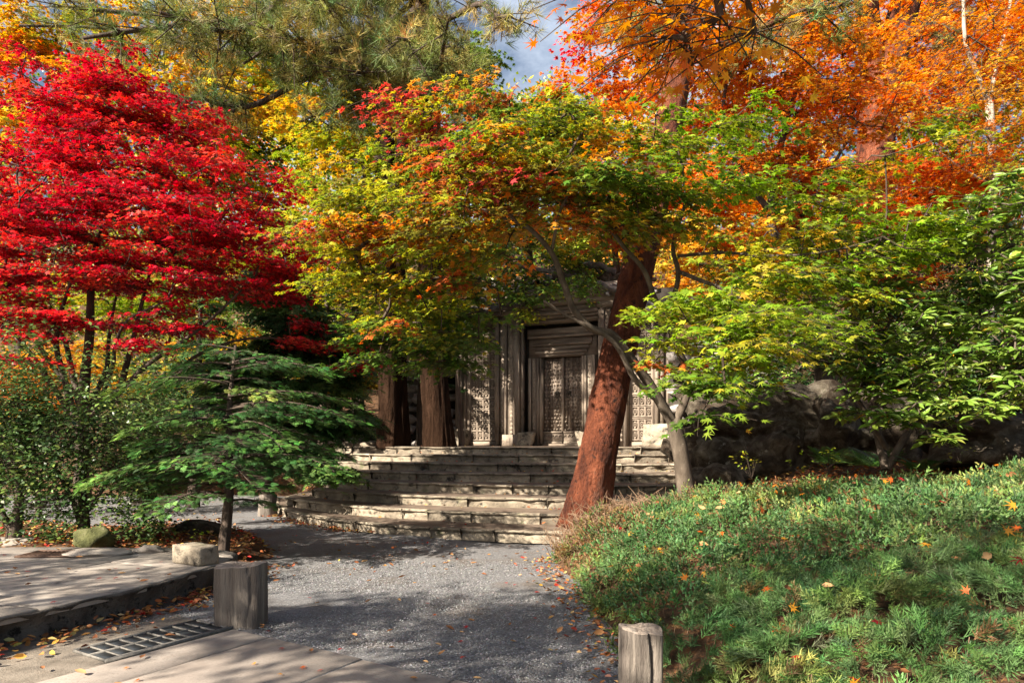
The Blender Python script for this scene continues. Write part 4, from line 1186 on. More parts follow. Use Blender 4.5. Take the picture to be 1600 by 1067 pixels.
for i_, st in enumerate([((118, 660, 11), (100, 590, 10.9), (88, 540, 10.8), (95, 490, 10.7), (110, 440, 10.6), (120, 390, 10.5)), ((112, 650, 11), (80, 600, 10.7), (50, 555, 10.5), (20, 520, 10.3), (-20, 490, 10.2)), ((135, 640, 11), (180, 620, 11.1), (200, 560, 11.2), (215, 500, 11.2), (230, 440, 11.1), (250, 380, 11)),
           ((140, 655, 11), (190, 610, 10.8), (230, 570, 10.6), (290, 530, 10.5), (350, 480, 10.5), (400, 430, 10.6)), ((126, 640, 11), (112, 580, 11.3), (100, 530, 11.4), (70, 480, 11.5), (40, 430, 11.5)), ((136, 640, 11.1), (165, 580, 11.4), (170, 530, 11.5), (180, 470, 11.5), (200, 400, 11.4)),
           ((150, 640, 11), (175, 575, 10.7), (180, 540, 10.6), (200, 500, 10.5), (260, 470, 10.3)), ((120, 620, 10.9), (60, 540, 10.9), (30, 470, 10.8), (0, 440, 10.7)), ((145, 625, 11), (240, 620, 11.2), (300, 560, 11.3), (380, 530, 11.4), (470, 530, 11.8))]):
    rm_stems.append((A(*st), [.06, .05, .065, .055, .06, .05, .04, .04, .045][i_], .012))
tree('red_maple', 'spreading crimson maple with many dark stems above evergreen shrubs', 'tree', rm_base, rm_stems, rm_specs, 'maplebark', 'maple', LEAF3, .48, 70, .062, RED, droop=.4, connect_from=.5, tilt=.5, dens=1.4, layer=.34, flat=.05)

# dark pines standing on the landing
def straight_pine(label, px, D, w_base, w_top, bark, lean, seed, top_px=-60):
    base = at(px, 0, D); base[2] = LZ - .05 if D < 19 else 1.25
    root = thing('pine_trunk', label, 'tree', tuple(base))
    h = EYE - (top_px - HY) / F_PX * D
    n = 60
    t = np.linspace(0, 1, n)
    P = np.c_[base[0] + lean[0] * t * h + .08 * np.sin(t * 7 + seed), base[1] + lean[1] * t * h, base[2] + t * (h - base[2])]
    V_, f3_, f4_ = tube(P, np.interp(t, [0, .06, .3, 1], [w_base * 1.12, w_base, w_base * .9, w_top]), 64, .05, seed, .14, .4)
    V_[:-1] += nrm(V_[:-1] - np.repeat(P, 64, 0)) * (.028 * fbm(V_[:-1] * [20, 20, 2.0], 1.0, seed, 2))[:, None]
    b = Buf().add(V_, f3_, f4_)
    obj('trunk', b, MAT[bark], root, smooth=True)
    return root, P
pa, PA = straight_pine('grey furrowed pine trunk standing at the left end of the landing', 604, 17.6, .29, .19, 'shadedbark', (.0, .02), 1)
pb, PB = straight_pine('slimmer dark trunk half hidden behind the grey furrowed pine', 620, 19.2, .27, .18, 'shadedbark', (.01, .02), 2, 100)
pc_, PC = straight_pine('thick reddish dark pine trunk on the landing beside the carved gate', 687, 17.3, .34, .21, 'shadedbark', (-.035, .0), 3)
# the big pine's boughs spread over the upper left of the picture
PC_ = [PC[int(i_ * 59 / 39)] for i_ in range(40)]
def bough_set():
    s = []
    s.append((PC_[34], at(560, 110, 13.5), .10, 150, .9))
    s.append((PC_[36], at(420, 40, 13.0), .12, 190, 1.0))
    s.append((PC_[33], at(300, 150, 13.0), .11, 190, .9))
    s.append((PC_[37], at(250, 20, 12.5), .11, 200, 1.0))
    s.append((PC_[35], at(800, 25, 12.0), .09, 70, .7))
    s.append((PC_[31], at(470, 190, 13.5), .08, 120, .8))
    s.append((PC_[36], at(700, 30, 11.5), .09, 120, .8))
    s.append((PC_[34], at(620, 60, 11.5), .08, 120, .8))
    s.append((PC_[38], at(130, 60, 13.0), .11, 190, .9))
    s.append((PC_[38], at(480, -20, 12.0), .10, 140, .9))
    s.append((PC_[37], at(90, 10, 14.0), .09, 140, .9))
    s.append((PC_[33], at(380, 100, 14.0), .08, 130, .8))
    s.append((PC_[30], at(560, 160, 14.5), .07, 110, .8))
    s.append((PC_[33], at(750, 110, 15.0), .06, 110, .8))
    s.append((PC_[31], at(730, 170, 15.5), .06, 110, .7))
    s.append((PC_[37], at(30, 40, 15.0), .08, 120, .9))
    return s
cones = pine_boughs(pc_, bough_set(), 0, .27, 9)
r_ = np.random.default_rng(4)
b0 = Buf()
import itertools
V = []; F = []
for i in range(7):
    for j in range(8):
        a = 2 * math.pi * (j + .5 * (i % 2)) / 8
        rr = [.25, .8, 1, .95, .8, .55, .2][i]
        V.append((rr * .035 * math.cos(a) * (1.15 if j % 2 else .8), rr * .035 * math.sin(a) * (1.15 if j % 2 else .8), .05 - i * .017))
for i in range(6):
    for j in range(8): F.append((i * 8 + j, i * 8 + (j + 1) % 8, (i + 1) * 8 + (j + 1) % 8, (i + 1) * 8 + j))
cme = b0.add(V, None, F).mesh('pine_cone', MAT['twig'])
vis = [c for c in cones if 0 < HX + c[0] / c[1] * F_PX < 900 and 0 < HY - (c[2] - EYE) / c[1] * F_PX < 250]
for c in vis[:26]:
    inst('pine_cone', cme, pc_, Matrix.LocRotScale(Vector(c - origin_of(pc_)), None, (1.25, 1.25, 1.25)))

# right hand background pine with a forked top
rp_ = thing('tall_pine', 'tall pale and red barked pine rising behind the orange maples', 'tree', tuple(at(1370, 0, 18.5) * [1, 1, 0] + [0, 0, 1.9]))
b = Buf(); P = limb(b, A((1368, 700, 18.5), (1366, 480, 18.5), (1366, 300, 18.6), (1372, 180, 18.7), (1392, 90, 18.8), (1420, -20, 19), (1450, -200, 19.5)), .56, .36, 40, 20, .06, 4, .3, .4)
obj('trunk', b, MAT['redbark'], rp_, smooth=True)
b = Buf(); P2 = limb(b, A((1374, 190, 18.7), (1362, 90, 18.7), (1352, -20, 18.6), (1340, -150, 18.6)), .36, .24, 16, 14, .06, 5)
obj('limb', b, MAT['redbark'], rp_, smooth=True)
pine_boughs(rp_, [(P[33], at(1500, -60, 17), .08, 110, 1.0), (P[36], at(1300, -120, 17), .08, 110, 1.0), (P2[12], at(1200, -90, 17.5), .07, 90, 1.0), (P[30], at(1530, 60, 18.5), .06, 80, .9)], 0, .28, 12)

# thin pale forked tree at the right
tree('pale_tree', 'thin pale stemmed forked tree with orange leaves at the far right', 'tree', at(1535, 560, 14.8), [
    (A((1540, 700, 14.8), (1548, 420, 14.8), (1552, 280, 14.8), (1546, 160, 14.8)), .095, .08),
    (A((1546, 165, 14.8), (1525, 110, 14.7), (1508, 60, 14.6), (1505, -40, 14.5)), .055, .03), (A((1546, 160, 14.8), (1558, 100, 14.9), (1572, 40, 15.0), (1590, -60, 15.1)), .05, .03),
    (A((1551, 290, 14.8), (1500, 262, 14.5), (1470, 240, 14.3), (1440, 238, 14.1)), .03, .012)],
    [(1520, 60, 14.3, 1.6, 1.3, .8, 40, ORANGE, 0), (1560, 180, 13.8, 1.3, 1.2, .6, 30, ORANGE, 0), (1480, 160, 14.4, 1.2, 1.2, .5, 24, GOLD, 0), (1580, 280, 13.3, .8, 1.0, .4, 16, YGREEN, 0), (1500, 250, 14.0, 1.2, 1, .3, 18, RUST, 0), (1600, 90, 13.4, .9, .8, .6, 18, GOLD, 0)],
    'palebark', 'maple', LEAF5, .5, 42, .062, ORANGE, droop=.5)

# orange maples filling the upper right
def bgmaple(label, base_px, D, trunk, specs, pal, size=.07, nl=44, Rr=.55, tm=LEAF3, name='orange_maple', bark='maplebark', group=None, mat='maple', dens=None):
    dens = dens or (1.15 if D < 18 else 1.0)
    nl = int(nl * 1.25); size *= 1.15 if D < 18 else 1.3
    b_ = at(base_px, 0, D); b_[2] = float(ground_z(b_[0], b_[1])) - .05
    stems = [([b_] + A(*trunk[0]), trunk[1], trunk[2])] + [(A(*s[0]), s[1], s[2]) for s in trunk[3:]]
    return tree(name, label, 'tree', b_, stems, specs, bark, mat, tm, Rr, nl, size, pal, droop=.4, group=group, connect_from=.4, dens=dens)
bgmaple('large orange maple over the leaning pine with slanting dark limbs', 1290, 13.0, (((1285, 520, 13), (1270, 415, 13), (1225, 378, 12.8), (1205, 350, 12.6), (1215, 250, 12.8), (1250, 120, 13)), .16, .04,
        ((1250, 400, 13), (1248, 352, 12.6), (1290, 280, 12.2), (1330, 200, 12.2)), .06 and ((1210, 340, 12.6), (1150, 270, 12.4), (1120, 180, 12.4), (1140, 60, 12.4)), ) if False else
        (((1285, 520, 13), (1270, 415, 13), (1225, 378, 12.8), (1205, 350, 12.6), (1215, 250, 12.8), (1250, 120, 13)), .16, .04, (((1250, 400, 13), (1248, 352, 12.6), (1290, 280, 12.2), (1340, 190, 12.2)), .06, .02), (((1210, 340, 12.6), (1160, 270, 12.4), (1130, 180, 12.4), (1150, 60, 12.4)), .06, .02)),
        [(1200, 90, 12.4, 1.7, 1.4, .8, 56, ORANGE, 0), (1100, 160, 12.6, 1.3, 1.2, .6, 36, RUST, 0), (1280, 200, 12.2, 1.5, 1.2, .6, 32, ORANGE, 0), (1180, 270, 12.6, 1.2, 1, .4, 30, RUST, 0), (1330, 90, 12.0, 1.2, 1, .7, 14, ORANGE, 0), (1230, -20, 12.2, 1.8, 1.3, .5, 30, ORANGE, 0), (1330, 290, 12.6, 1.1, 1, .35, 24, RUST, 0), (1120, 50, 12.4, 1.0, 1, .6, 26, ORANGE, 0), (1240, 345, 12.8, .9, .8, .25, 14, RUST, 0), (1400, 180, 12.0, .9, .9, .5, 8, RUST, 0)], ORANGE, .062, 50, .5)
bgmaple('red and orange maple reaching toward the patch of open sky', 985, 21.5, (((980, 560, 21.5), (960, 380, 21.5), (950, 250, 21.4), (930, 150, 21.2), (920, 60, 21.0)), .13, .03, (((955, 300, 21.5), (900, 220, 21.0), (880, 160, 20.8)), .05, .02), (((948, 240, 21.4), (1000, 160, 21.0), (1040, 80, 20.8)), .05, .02)),
        [(935, 150, 20.8, 1.85, 1.56, 1.14, 40, RUST, 0), (900, 250, 20.8, 1.70, 1.56, 0.85, 34, OLIVE, 0), (1000, 90, 20.6, 1.85, 1.56, 1.28, 44, RUST, 0), (960, 20, 20.4, 1.42, 1.30, 0.71, 22, RUST, 0), (980, 250, 20.8, 1.70, 1.30, 0.85, 32, ORANGE, 0), (905, 60, 20.6, 0.50, 0.78, 0.57, 6, RED, 0), (1050, 40, 20.4, 1.42, 1.30, 0.99, 26, OLIVE, 0), (860, 180, 21.0, 0.85, 1.04, 0.50, 10, OLIVE, 0), (1000, 370, 21.2, 1.42, 1.17, 0.71, 22, RUST, 0), (900, 350, 21.0, 1.28, 1.17, 0.71, 18, ORANGE, 0)], RUST, .085, 50, .7)
bgmaple('rusty orange maple behind the glossy rhododendrons', 1440, 16.0, (((1440, 560, 16), (1430, 420, 16), (1450, 330, 16), (1470, 220, 16), (1460, 100, 16)), .14, .03, (((1436, 400, 16), (1385, 360, 15.6), (1340, 340, 15.2)), .07, .02)),
        [(1440, 280, 15.6, 1.8, 1.4, .7, 46, RUST, 0), (1350, 330, 15.4, 1.4, 1.2, .6, 34, RUST, 0), (1540, 300, 15.4, 1.4, 1.2, .8, 36, ORANGE, 0), (1500, 120, 15.8, 1.7, 1.4, 1.2, 36, ORANGE, 0), (1430, 10, 15.6, 1.8, 1.4, .8, 18, ORANGE, 0), (1590, 60, 15.4, 1.3, 1.2, 1.2, 34, ORANGE, 0), (1290, 420, 15.2, 1.0, .9, .4, 18, GOLD, 0), (1400, 440, 15.2, 1.2, .9, .5, 18, RUST, 0)], RUST, .08, 46, .6)
bgmaple('golden maple glowing low behind the gate and the leaning pine', 1130, 19.5, (((1130, 560, 19.5), (1125, 440, 19.5), (1110, 350, 19.5)), .14, .05, (((1126, 460, 19.5), (1170, 400, 19), (1200, 360, 19)), .06, .02)),
        [(1110, 400, 19, 1.6, 1.4, 1.0, 40, GOLD, 0), (1180, 360, 19, 1.6, 1.4, 1.0, 40, ORANGE, 0), (1110, 300, 19, 1.7, 1.4, .9, 36, RUST, 0), (1080, 460, 19, 1.1, 1.2, .6, 24, GOLD, 0), (1220, 440, 18.6, 1.4, 1.2, .8, 30, GOLD, 0), (1000, 300, 19.5, 1.5, 1.4, 1.0, 34, RUST, 0)], GOLD, .09, 44, .6)
bgmaple('broad gold and rust maple high on the slope at the upper right', 1390, 22.0, (((1390, 560, 22), (1385, 400, 22), (1395, 250, 22), (1380, 100, 22)), .2, .06, (((1388, 380, 22), (1280, 260, 21.5), (1230, 180, 21.5)), .09, .03), (((1388, 360, 22), (1490, 240, 21.5), (1550, 160, 21.5)), .09, .03)),
        [(1160, 110, 21.5, 2.2, 1.4, 1.6, 46, GOLD, 0), (1290, 150, 21.5, 2.2, 1.4, 1.6, 50, RUST, 0), (1430, 110, 21.5, 2.2, 1.4, 1.6, 50, ORANGE, 0), (1570, 130, 21.5, 2.2, 1.4, 1.8, 50, GOLD, 0), (1240, 280, 21.5, 2.2, 1.4, 1.2, 44, ORANGE, 0), (1400, 270, 21.5, 2.2, 1.4, 1.2, 44, RUST, 0), (1550, 270, 21.5, 2.2, 1.4, 1.2, 44, YGREEN, 0), (1350, 10, 21.5, 3.4, 1.4, 1.0, 50, ORANGE, 0), (1570, 10, 21.5, 2.4, 1.4, 1.0, 36, ORANGE, 0), (1100, 220, 21.5, 1.6, 1.4, 1.4, 30, RUST, 0)], RUST, .11, 44, .8)
# behind the landing and the red maple on the left
bgmaple('yellow green tree behind the dark trunks left of the gate', 560, 23.0, (((560, 560, 23), (555, 420, 23), (570, 300, 23), (560, 180, 23)), .2, .05, (((556, 420, 23), (500, 330, 22.5), (470, 260, 22.5)), .08, .02), (((560, 400, 23), (640, 320, 22.5), (690, 270, 22.5)), .08, .02)),
        [(560, 260, 22.5, 2.6, 1.8, 1.4, 60, YGREEN, 0), (480, 360, 22, 1.8, 1.6, 1.2, 44, YGREEN, 0), (650, 330, 22, 2.2, 1.6, 1.4, 54, OLIVE, 0), (560, 440, 22, 2.2, 1.6, 1.0, 46, GOLD, 0), (740, 240, 22.5, 1.8, 1.6, 1.2, 40, GREEN, 0), (500, 190, 22.5, 1.8, 1.6, 1.0, 36, GOLD, 0), (640, 190, 22.5, 1.8, 1.6, 1.0, 36, YGREEN, 0)], YGREEN, .10, 46, .75, LEAF3, 'yellow_tree')
bgmaple('green and yellow tree rising behind the gate roof', 830, 24.0, (((830, 560, 24), (826, 380, 24), (815, 250, 24), (810, 170, 24)), .2, .05, (((828, 400, 24), (780, 330, 23.5)), .08, .03), (((826, 360, 24), (880, 300, 23.5)), .08, .03)),
        [(800, 230, 23.5, 2.0, 1.6, 1.0, 46, GREEN, 0), (860, 330, 23.5, 2.0, 1.6, 1.2, 46, GREEN, 0), (760, 350, 23.5, 2.0, 1.6, 1.3, 46, YGREEN, 0), (930, 400, 23, 1.6, 1.4, 1.1, 34, GREEN, 0), (700, 270, 24, 1.8, 1.5, 1.2, 36, YGREEN, 0), (820, 185, 24, 1.5, 1.2, .6, 34, OLIVE, 0), (740, 170, 24, 1.5, 1.2, 1.0, 34, GREEN, 0), (690, 120, 24, 1.5, 1.2, 1.2, 34, YGREEN, 0), (900, 210, 23.5, 1.3, 1.2, .7, 26, OLIVE, 0), (740, 90, 24.5, .7, 1, .8, 14, GREEN, 0)], GREEN, .10, 46, .75, LEAF3, 'green_tree')
bgmaple('tall yellow tree far behind the red maple', 330, 26.0, (((330, 540, 26), (325, 380, 26), (335, 230, 26), (330, 100, 26)), .22, .06, (((328, 380, 26), (260, 280, 25.5)), .09, .03), (((328, 360, 26), (410, 260, 25.5)), .09, .03)),
        [(330, 150, 25.5, 3.0, 1.8, 1.6, 60, GOLD, 0), (250, 60, 25.5, 2.4, 1.8, 1.4, 46, GOLD, 0), (420, 120, 25.5, 2.4, 1.8, 1.4, 44, YGREEN, 0), (400, 20, 25.5, 2.4, 1.6, 1.2, 40, GOLD, 0), (340, 280, 25.5, 2.4, 1.8, 1.2, 40, YGREEN, 0)], GOLD, .11, 44, .85, LEAF3, 'yellow_tree')
bgmaple('dull green tree far behind between the red maple and the pine boughs', 300, 29.0, (((300, 560, 29), (298, 380, 29), (305, 200, 29)), .2, .06, (((298, 380, 29), (240, 280, 28.5)), .09, .03)),
        [(300, 230, 28.5, 3.0, 1.8, 1.8, 56, GREEN, 0), (420, 250, 28.5, 2.6, 1.8, 1.8, 50, OLIVE, 0), (360, 130, 28.5, 3.0, 1.8, 1.6, 50, GREEN, 0), (200, 150, 28.5, 2.6, 1.8, 1.8, 46, YGREEN, 0), (470, 150, 28.5, 2.6, 1.8, 1.6, 40, GREEN, 0), (250, 380, 28.5, 3.0, 1.8, 1.6, 40, DKGREEN, 0), (420, 380, 28.5, 2.6, 1.8, 1.6, 40, DKGREEN, 0)], GREEN, .13, 44, .9, LEAF3, 'green_tree')
bgmaple('orange tree in the upper left corner beyond the pine boughs', 30, 22.0, (((30, 560, 22), (40, 380, 22), (30, 220, 22), (35, 80, 22)), .2, .06, (((36, 330, 22), (-20, 230, 21.5)), .08, .03)),
        [(30, 130, 21.5, 2.0, 1.6, 1.3, 54, ORANGE, 0), (0, 40, 21.5, 1.7, 1.5, 1.0, 40, GOLD, 0), (70, 210, 21.5, 1.4, 1.4, .9, 34, GOLD, 0), (-60, 120, 21.5, 1.6, 1.5, 1.2, 30, ORANGE, 0), (110, 60, 22, 1.6, 1.4, 1.2, 34, YGREEN, 0), (170, 150, 22, 1.6, 1.4, 1.0, 30, GOLD, 0)], ORANGE, .10, 46, .7, LEAF3)
bgmaple('low orange maple glimpsed between the red maple stems at the left', 30, 17.0, (((30, 690, 17), (36, 640, 17), (30, 590, 17)), .09, .03, (((34, 650, 17), (90, 600, 16.8)), .04, .02)),
        [(20, 580, 16.8, 1.4, 1.2, .5, 40, ORANGE, 0), (110, 560, 17, 1.4, 1.2, .5, 36, GOLD, 0), (40, 630, 16.6, 1.3, 1.0, .35, 24, ORANGE, 0), (-40, 600, 16.8, 1.0, 1, .5, 20, RUST, 0), (200, 590, 17.4, 1.2, 1, .5, 26, GOLD, 0)], ORANGE, .075, 44, .5)
bgmaple('yellow green maple behind the stems of the red maple', 260, 18.5, (((260, 680, 18.5), (255, 600, 18.5), (270, 500, 18.5)), .10, .03, (((257, 600, 18.5), (180, 520, 18)), .05, .02)),
        [(120, 480, 18, 1.8, 1.4, .8, 40, LIME, 0), (250, 470, 18, 1.8, 1.4, .8, 40, LIME, 0), (330, 540, 18, 1.4, 1.2, .7, 30, GOLD, 0), (380, 440, 18.5, 1.6, 1.4, .9, 34, YGREEN, 0), (20, 470, 18, 1.6, 1.3, .7, 30, LIME, 0), (470, 480, 18.5, 1.2, 1.2, .8, 26, YGREEN, 0)], LIME, .085, 44, .6, LEAF3, 'green_maple')
bgmaple('small golden maple between the evergreens and the dark trunks', 530, 20.0, (((530, 640, 20), (528, 590, 20), (535, 520, 20)), .08, .03, (((529, 600, 20), (560, 560, 19.8)), .04, .02)),
        [(530, 530, 19.8, 1.0, 1.0, .6, 28, GOLD, 0), (560, 590, 19.8, .9, .9, .5, 24, GOLD, 0), (500, 600, 19.8, .8, .9, .5, 20, GOLD, 0), (470, 620, 19.6, .5, .6, .25, 8, PINK, 0)], GOLD, .08, 44, .5, LEAF3)

# shrub growing over the gate roof
b_ = gpt(-.6, .7, 3.9)
tree('roof_shrub', 'leafy green shrub growing over the roots on the gate roof', 'shrub', b_, [([b_, b_ + [0, 0, .6], b_ + [.2, -.2, 1.2]], .05, .02), ([b_ + [0, 0, .2], b_ + [-.9, -.5, .6], b_ + [-1.7, -.9, .5]], .035, .012), ([b_ + [0, 0, .3], b_ + [.9, -.5, .7], b_ + [1.6, -.9, .7]], .035, .012)],
     [(760, 400, 17.9, 1.0, .5, .5, 34, GREEN, 0), (880, 385, 17.6, 1.0, .5, .45, 34, YGREEN, 0), (790, 440, 18.3, .8, .5, .5, 26, GREEN, 0), (860, 420, 18.3, .9, .6, .5, 26, GREEN, 0), (720, 460, 18.6, .6, .5, .45, 20, GREEN, 0), (920, 410, 18.2, .7, .5, .4, 18, GREEN, 0), (830, 488, 17.9, .35, .25, .2, 8, YGREEN, 0), (740, 520, 18.4, .35, .3, .2, 6, GREEN, 0), (820, 370, 19, 1.2, .8, .4, 26, GREEN, 0), (900, 450, 17.3, .8, .35, .35, 26, GREEN, 0), (700, 430, 18.2, .8, .5, .5, 26, YGREEN, 0), (830, 460, 17.8, .7, .3, .25, 20, GREEN, 0)], 'twig', 'glossy', BIT, .32, 34, .13, YGREEN, droop=.8, outward=True)

# slender hemlock by the log post and darker evergreens behind it
def conifer(name, label, base, top, r0, tiers, pal, seed, size=.17, per=90, lean=None, extra=(), low=0.15, spread=(.6, 1.2)):
    """Straight trunk with flat drooping branches all round."""
    r = np.random.default_rng(seed)
    root = thing(name, label, 'tree', tuple(base))
    base, top = np.asarray(base, float), np.asarray(top, float)
    b = Buf(); P = limb(b, [base, base * .66 + top * .34 + r.normal(0, .03, 3), base * .33 + top * .67 + r.normal(0, .04, 3), top], r0, r0 * .25, 24, 12, .1, seed, .3, .4)
    obj('trunk', b, MAT['darkbark'], root, smooth=True)
    lv, tw = Buf(), Buf()
    br = []
    for k in range(tiers):
        u = low + (1 - low) * (k + r.uniform(-.3, .3)) / tiers
        u = min(max(u, low), .99)
        p = base * (1 - u) + top * u
        L = extra_len(u) * r.uniform(*spread)
        a = k * 2.4 + r.normal(0, .3)
        br.append((p, a, L))
    for p, a, L in list(br) + list(extra):
        d = np.array([math.cos(a), math.sin(a), 0])
        side = np.array([-d[1], d[0], 0])
        m = max(5, int(L / .1))
        t = np.linspace(0, 1, m)
        dr = r.uniform(.10, .28)
        Q = p + d * (t * L)[:, None] + side * (np.sin(t * 2.2) * r.normal(0, .1) * L)[:, None] + np.array([0, 0, 1.0]) * (.10 * np.sin(t * 2.2) * L - dr * t ** 2 * L)[:, None]
        tw.add(*tube(Q, np.linspace(.016, .004, m), 4))
        nf = int(per * L / 1.2)
        w = r.uniform(.12, 1, nf) ** .8
        i = np.minimum((w * (m - 1)).astype(int), m - 2)
        f = (w * (m - 1) - i)[:, None]
        q = Q[i] * (1 - f) + Q[i + 1] * f
        sw = r.uniform(-1, 1, nf) * (.36 * L * (1 - w * .75) + .05)
        c = q + side * sw[:, None] + d * (np.abs(sw) * .5)[:, None] + np.c_[np.zeros((nf, 2)), -np.abs(sw) * .18 + r.normal(0, .02, nf)]
        tw.add(*sticks(q[::3], c[::3], .005, .003))
        X = d + side * (np.sign(sw) * r.uniform(.2, 1.1, nf))[:, None] + r.normal(0, .25, (nf, 3)) + np.array([0, 0, -.22])
        N = np.array([0, 0, 1]) + r.normal(0, .25, (nf, 3)) + d * .15
        cc = jitter(np.tile(pick(pal, 1), (nf, 1)), .22)
        cc = np.where((w > .82)[:, None], cc * np.array([2.0, 1.8, 1.5]), cc)          # sunlight painted into the tips: lighter fronds at the branch ends
        cc = jitter(cc, .22)
        lv.add(*place(FROND if base[1] < 11 else FROND_FAR, c, X, N, size * r.uniform(.7, 1.2, nf), np.clip(cc, 0, .5)))
    obj('branches', tw, MAT['twig'], root, kind='stuff')
    obj('foliage', lv, MAT['needle'], root, color=True, kind='stuff')
    return root
hb = np.array([at(347, 880, 8.3)[0], 8.3, -.03])
ht = at(368, 540, 8.9)
extra_len = lambda u: 1.35 * (1 - max(0, u - .35) * .7)
HEM = [(4, (.032, .085, .022)), (3, (.055, .125, .030)), (2, (.09, .17, .04)), (1, (.14, .21, .05))]
hx = lambda px, y, D, a, L: (at(px, y, D), a, L)
conifer('hemlock', 'slender young hemlock with drooping sprays behind the log post', hb, ht, .07, 44, HEM, 3, .088, 165, low=.28, spread=(.3, 1.35),
        extra=[hx(352, 735, 8.4, -.1, 1.15), hx(352, 740, 8.4, 3.3, 1.1), hx(354, 700, 8.4, 3.9, 1.0), hx(354, 690, 8.4, 5.5, 1.0), hx(353, 715, 8.4, 4.6, .9), hx(356, 660, 8.5, 3.6, 1.15), hx(356, 640, 8.5, .1, 1.2), hx(356, 650, 8.5, 5.9, 1.1), hx(356, 600, 8.6, 3.4, 1.3), hx(357, 580, 8.6, -.2, 1.4), hx(356, 620, 8.5, .3, 1.5), hx(355, 690, 8.4, .2, 1.3), hx(358, 590, 8.7, 2.9, 1.2), hx(358, 570, 8.7, .5, 1.2), hx(355, 640, 8.6, -.25, 1.75), hx(353, 720, 8.4, -.5, 1.6), hx(353, 725, 8.4, 3.6, 1.5)])
hb2 = np.array([at(418, 800, 13.6)[0], 13.6, -.03])
extra_len = lambda u: 1.7 * (1 - max(0, u - .25) * .8)
EV = HEM + [(2, (.035, .08, .024))]
tree('dark_evergreen', 'loose evergreen with a thick stub of trunk at the left end of the steps', 'tree', hb2, [
    ([hb2, hb2 + [.0, 0, 1.2], at(432, 620, 13.6), at(440, 500, 13.6), at(446, 400, 13.7)], .13, .03), (A((428, 700, 13.6), (470, 660, 13.0), (520, 640, 12.8)), .05, .015), (A((434, 640, 13.6), (390, 600, 13.1), (350, 580, 12.8)), .05, .015),
    (A((424, 730, 13.6), (470, 725, 12.8), (520, 738, 12.3)), .04, .012), (A((438, 560, 13.6), (480, 530, 13.0), (500, 500, 12.8)), .04, .012)],
    [(470, 520, 12.9, .9, .7, .5, 34, EV, 0), (430, 460, 13.2, .8, .7, .5, 30, EV, 0), (400, 560, 12.8, .9, .7, .45, 34, EV, 0), (520, 600, 12.8, .6, .6, .4, 22, EV, 0), (480, 660, 12.6, .7, .6, .35, 26, EV, 0), (545, 660, 12.8, .4, .5, .3, 14, EV, 0),
     (350, 590, 12.8, .7, .6, .5, 24, EV, 0), (515, 735, 12.3, .45, .4, .13, 12, [(1, (.14, .23, .045)), (1, (.10, .18, .04))], 0), (430, 690, 12.6, .8, .6, .3, 24, EV, 0), (480, 715, 12.5, .5, .5, .15, 12, EV, 0), (540, 560, 13.0, .5, .5, .3, 14, EV, 0)],
    'darkbark', 'needle', FROND_FAR, .42, 35, .21, EV, droop=.55, connect_from=.35, tilt=.35)
b = Buf(); V, F3_, F_ = tube(np.array([[hb2[0], hb2[1], -.1], [hb2[0], hb2[1], .2], [hb2[0] + .01, hb2[1], .42]]), np.array([.2, .17, .165]), 14, .1, 3)
tag(obj('stump', b.add(V, F3_, F_), MAT['post'], smooth=True), 'short pale weathered stub at the foot of the dark evergreen', 'stump')
extra_len = lambda u: 1.5 * (1 - max(0, u - .3) * .8)
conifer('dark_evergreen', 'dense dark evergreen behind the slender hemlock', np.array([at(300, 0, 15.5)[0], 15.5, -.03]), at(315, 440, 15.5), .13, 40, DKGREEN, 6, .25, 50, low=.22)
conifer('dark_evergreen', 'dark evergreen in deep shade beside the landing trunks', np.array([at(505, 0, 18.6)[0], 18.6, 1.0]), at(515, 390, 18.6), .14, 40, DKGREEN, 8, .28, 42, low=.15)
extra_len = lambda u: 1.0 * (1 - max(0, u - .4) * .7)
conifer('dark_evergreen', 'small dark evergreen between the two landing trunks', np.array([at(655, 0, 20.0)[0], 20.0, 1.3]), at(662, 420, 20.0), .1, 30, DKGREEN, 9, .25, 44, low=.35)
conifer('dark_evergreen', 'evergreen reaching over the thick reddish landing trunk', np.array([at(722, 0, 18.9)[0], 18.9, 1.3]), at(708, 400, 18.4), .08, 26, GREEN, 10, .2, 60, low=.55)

# evergreen shrubs with small glossy leaves at the left
def shrub(name, label, base, stems, specs, pal, tm=BIT, size=.075, nl=88, Rr=.27, mat='glossy', keep=0, bark='darkbark', droop=.3, tilt=.55, group=None):
    return tree(name, label, 'shrub', base, stems, specs, bark, mat, tm, Rr, nl, size, pal, keep=keep, droop=droop, tilt=tilt, ntw=8, flat=1.6, group=group, twr=.003)
SH = [(3, (.05, .10, .025)), (3, (.085, .15, .035)), (2, (.16, .22, .05)), (1, (.03, .06, .02))]
b_ = np.array([at(128, 0, 9.3)[0], 9.3, .08])
shrub('evergreen_shrub', 'bushy evergreen shrub with small glossy leaves and a dark trunk beside the mossy rock', b_, [([b_, b_ + [.03, 0, .35], b_ + [.0, 0, .8], b_ + [.05, 0, 1.3]], .085, .03), ([b_ + [0, 0, .25], b_ + [-.2, .1, .6], b_ + [-.4, .1, 1.0]], .045, .02), ([b_ + [.02, 0, .4], b_ + [.3, -.1, .7], b_ + [.5, -.1, 1.0]], .04, .015)],
      [(90, 690, 9.2, .55, .5, .3, 34, SH, .2), (60, 760, 9.0, .3, .3, .28, 18, SH, .2), (170, 680, 9.3, .5, .5, .3, 30, SH, .2), (200, 740, 9.2, .4, .4, .25, 20, SH, .2), (100, 790, 8.9, .28, .25, .2, 12, SH, 0), (250, 700, 9.4, .3, .4, .3, 14, SH, 0), (230, 780, 9.0, .25, .3, .2, 10, SH, 0)], SH)
b_ = np.array([at(18, 0, 9.0)[0], 9.0, .08])
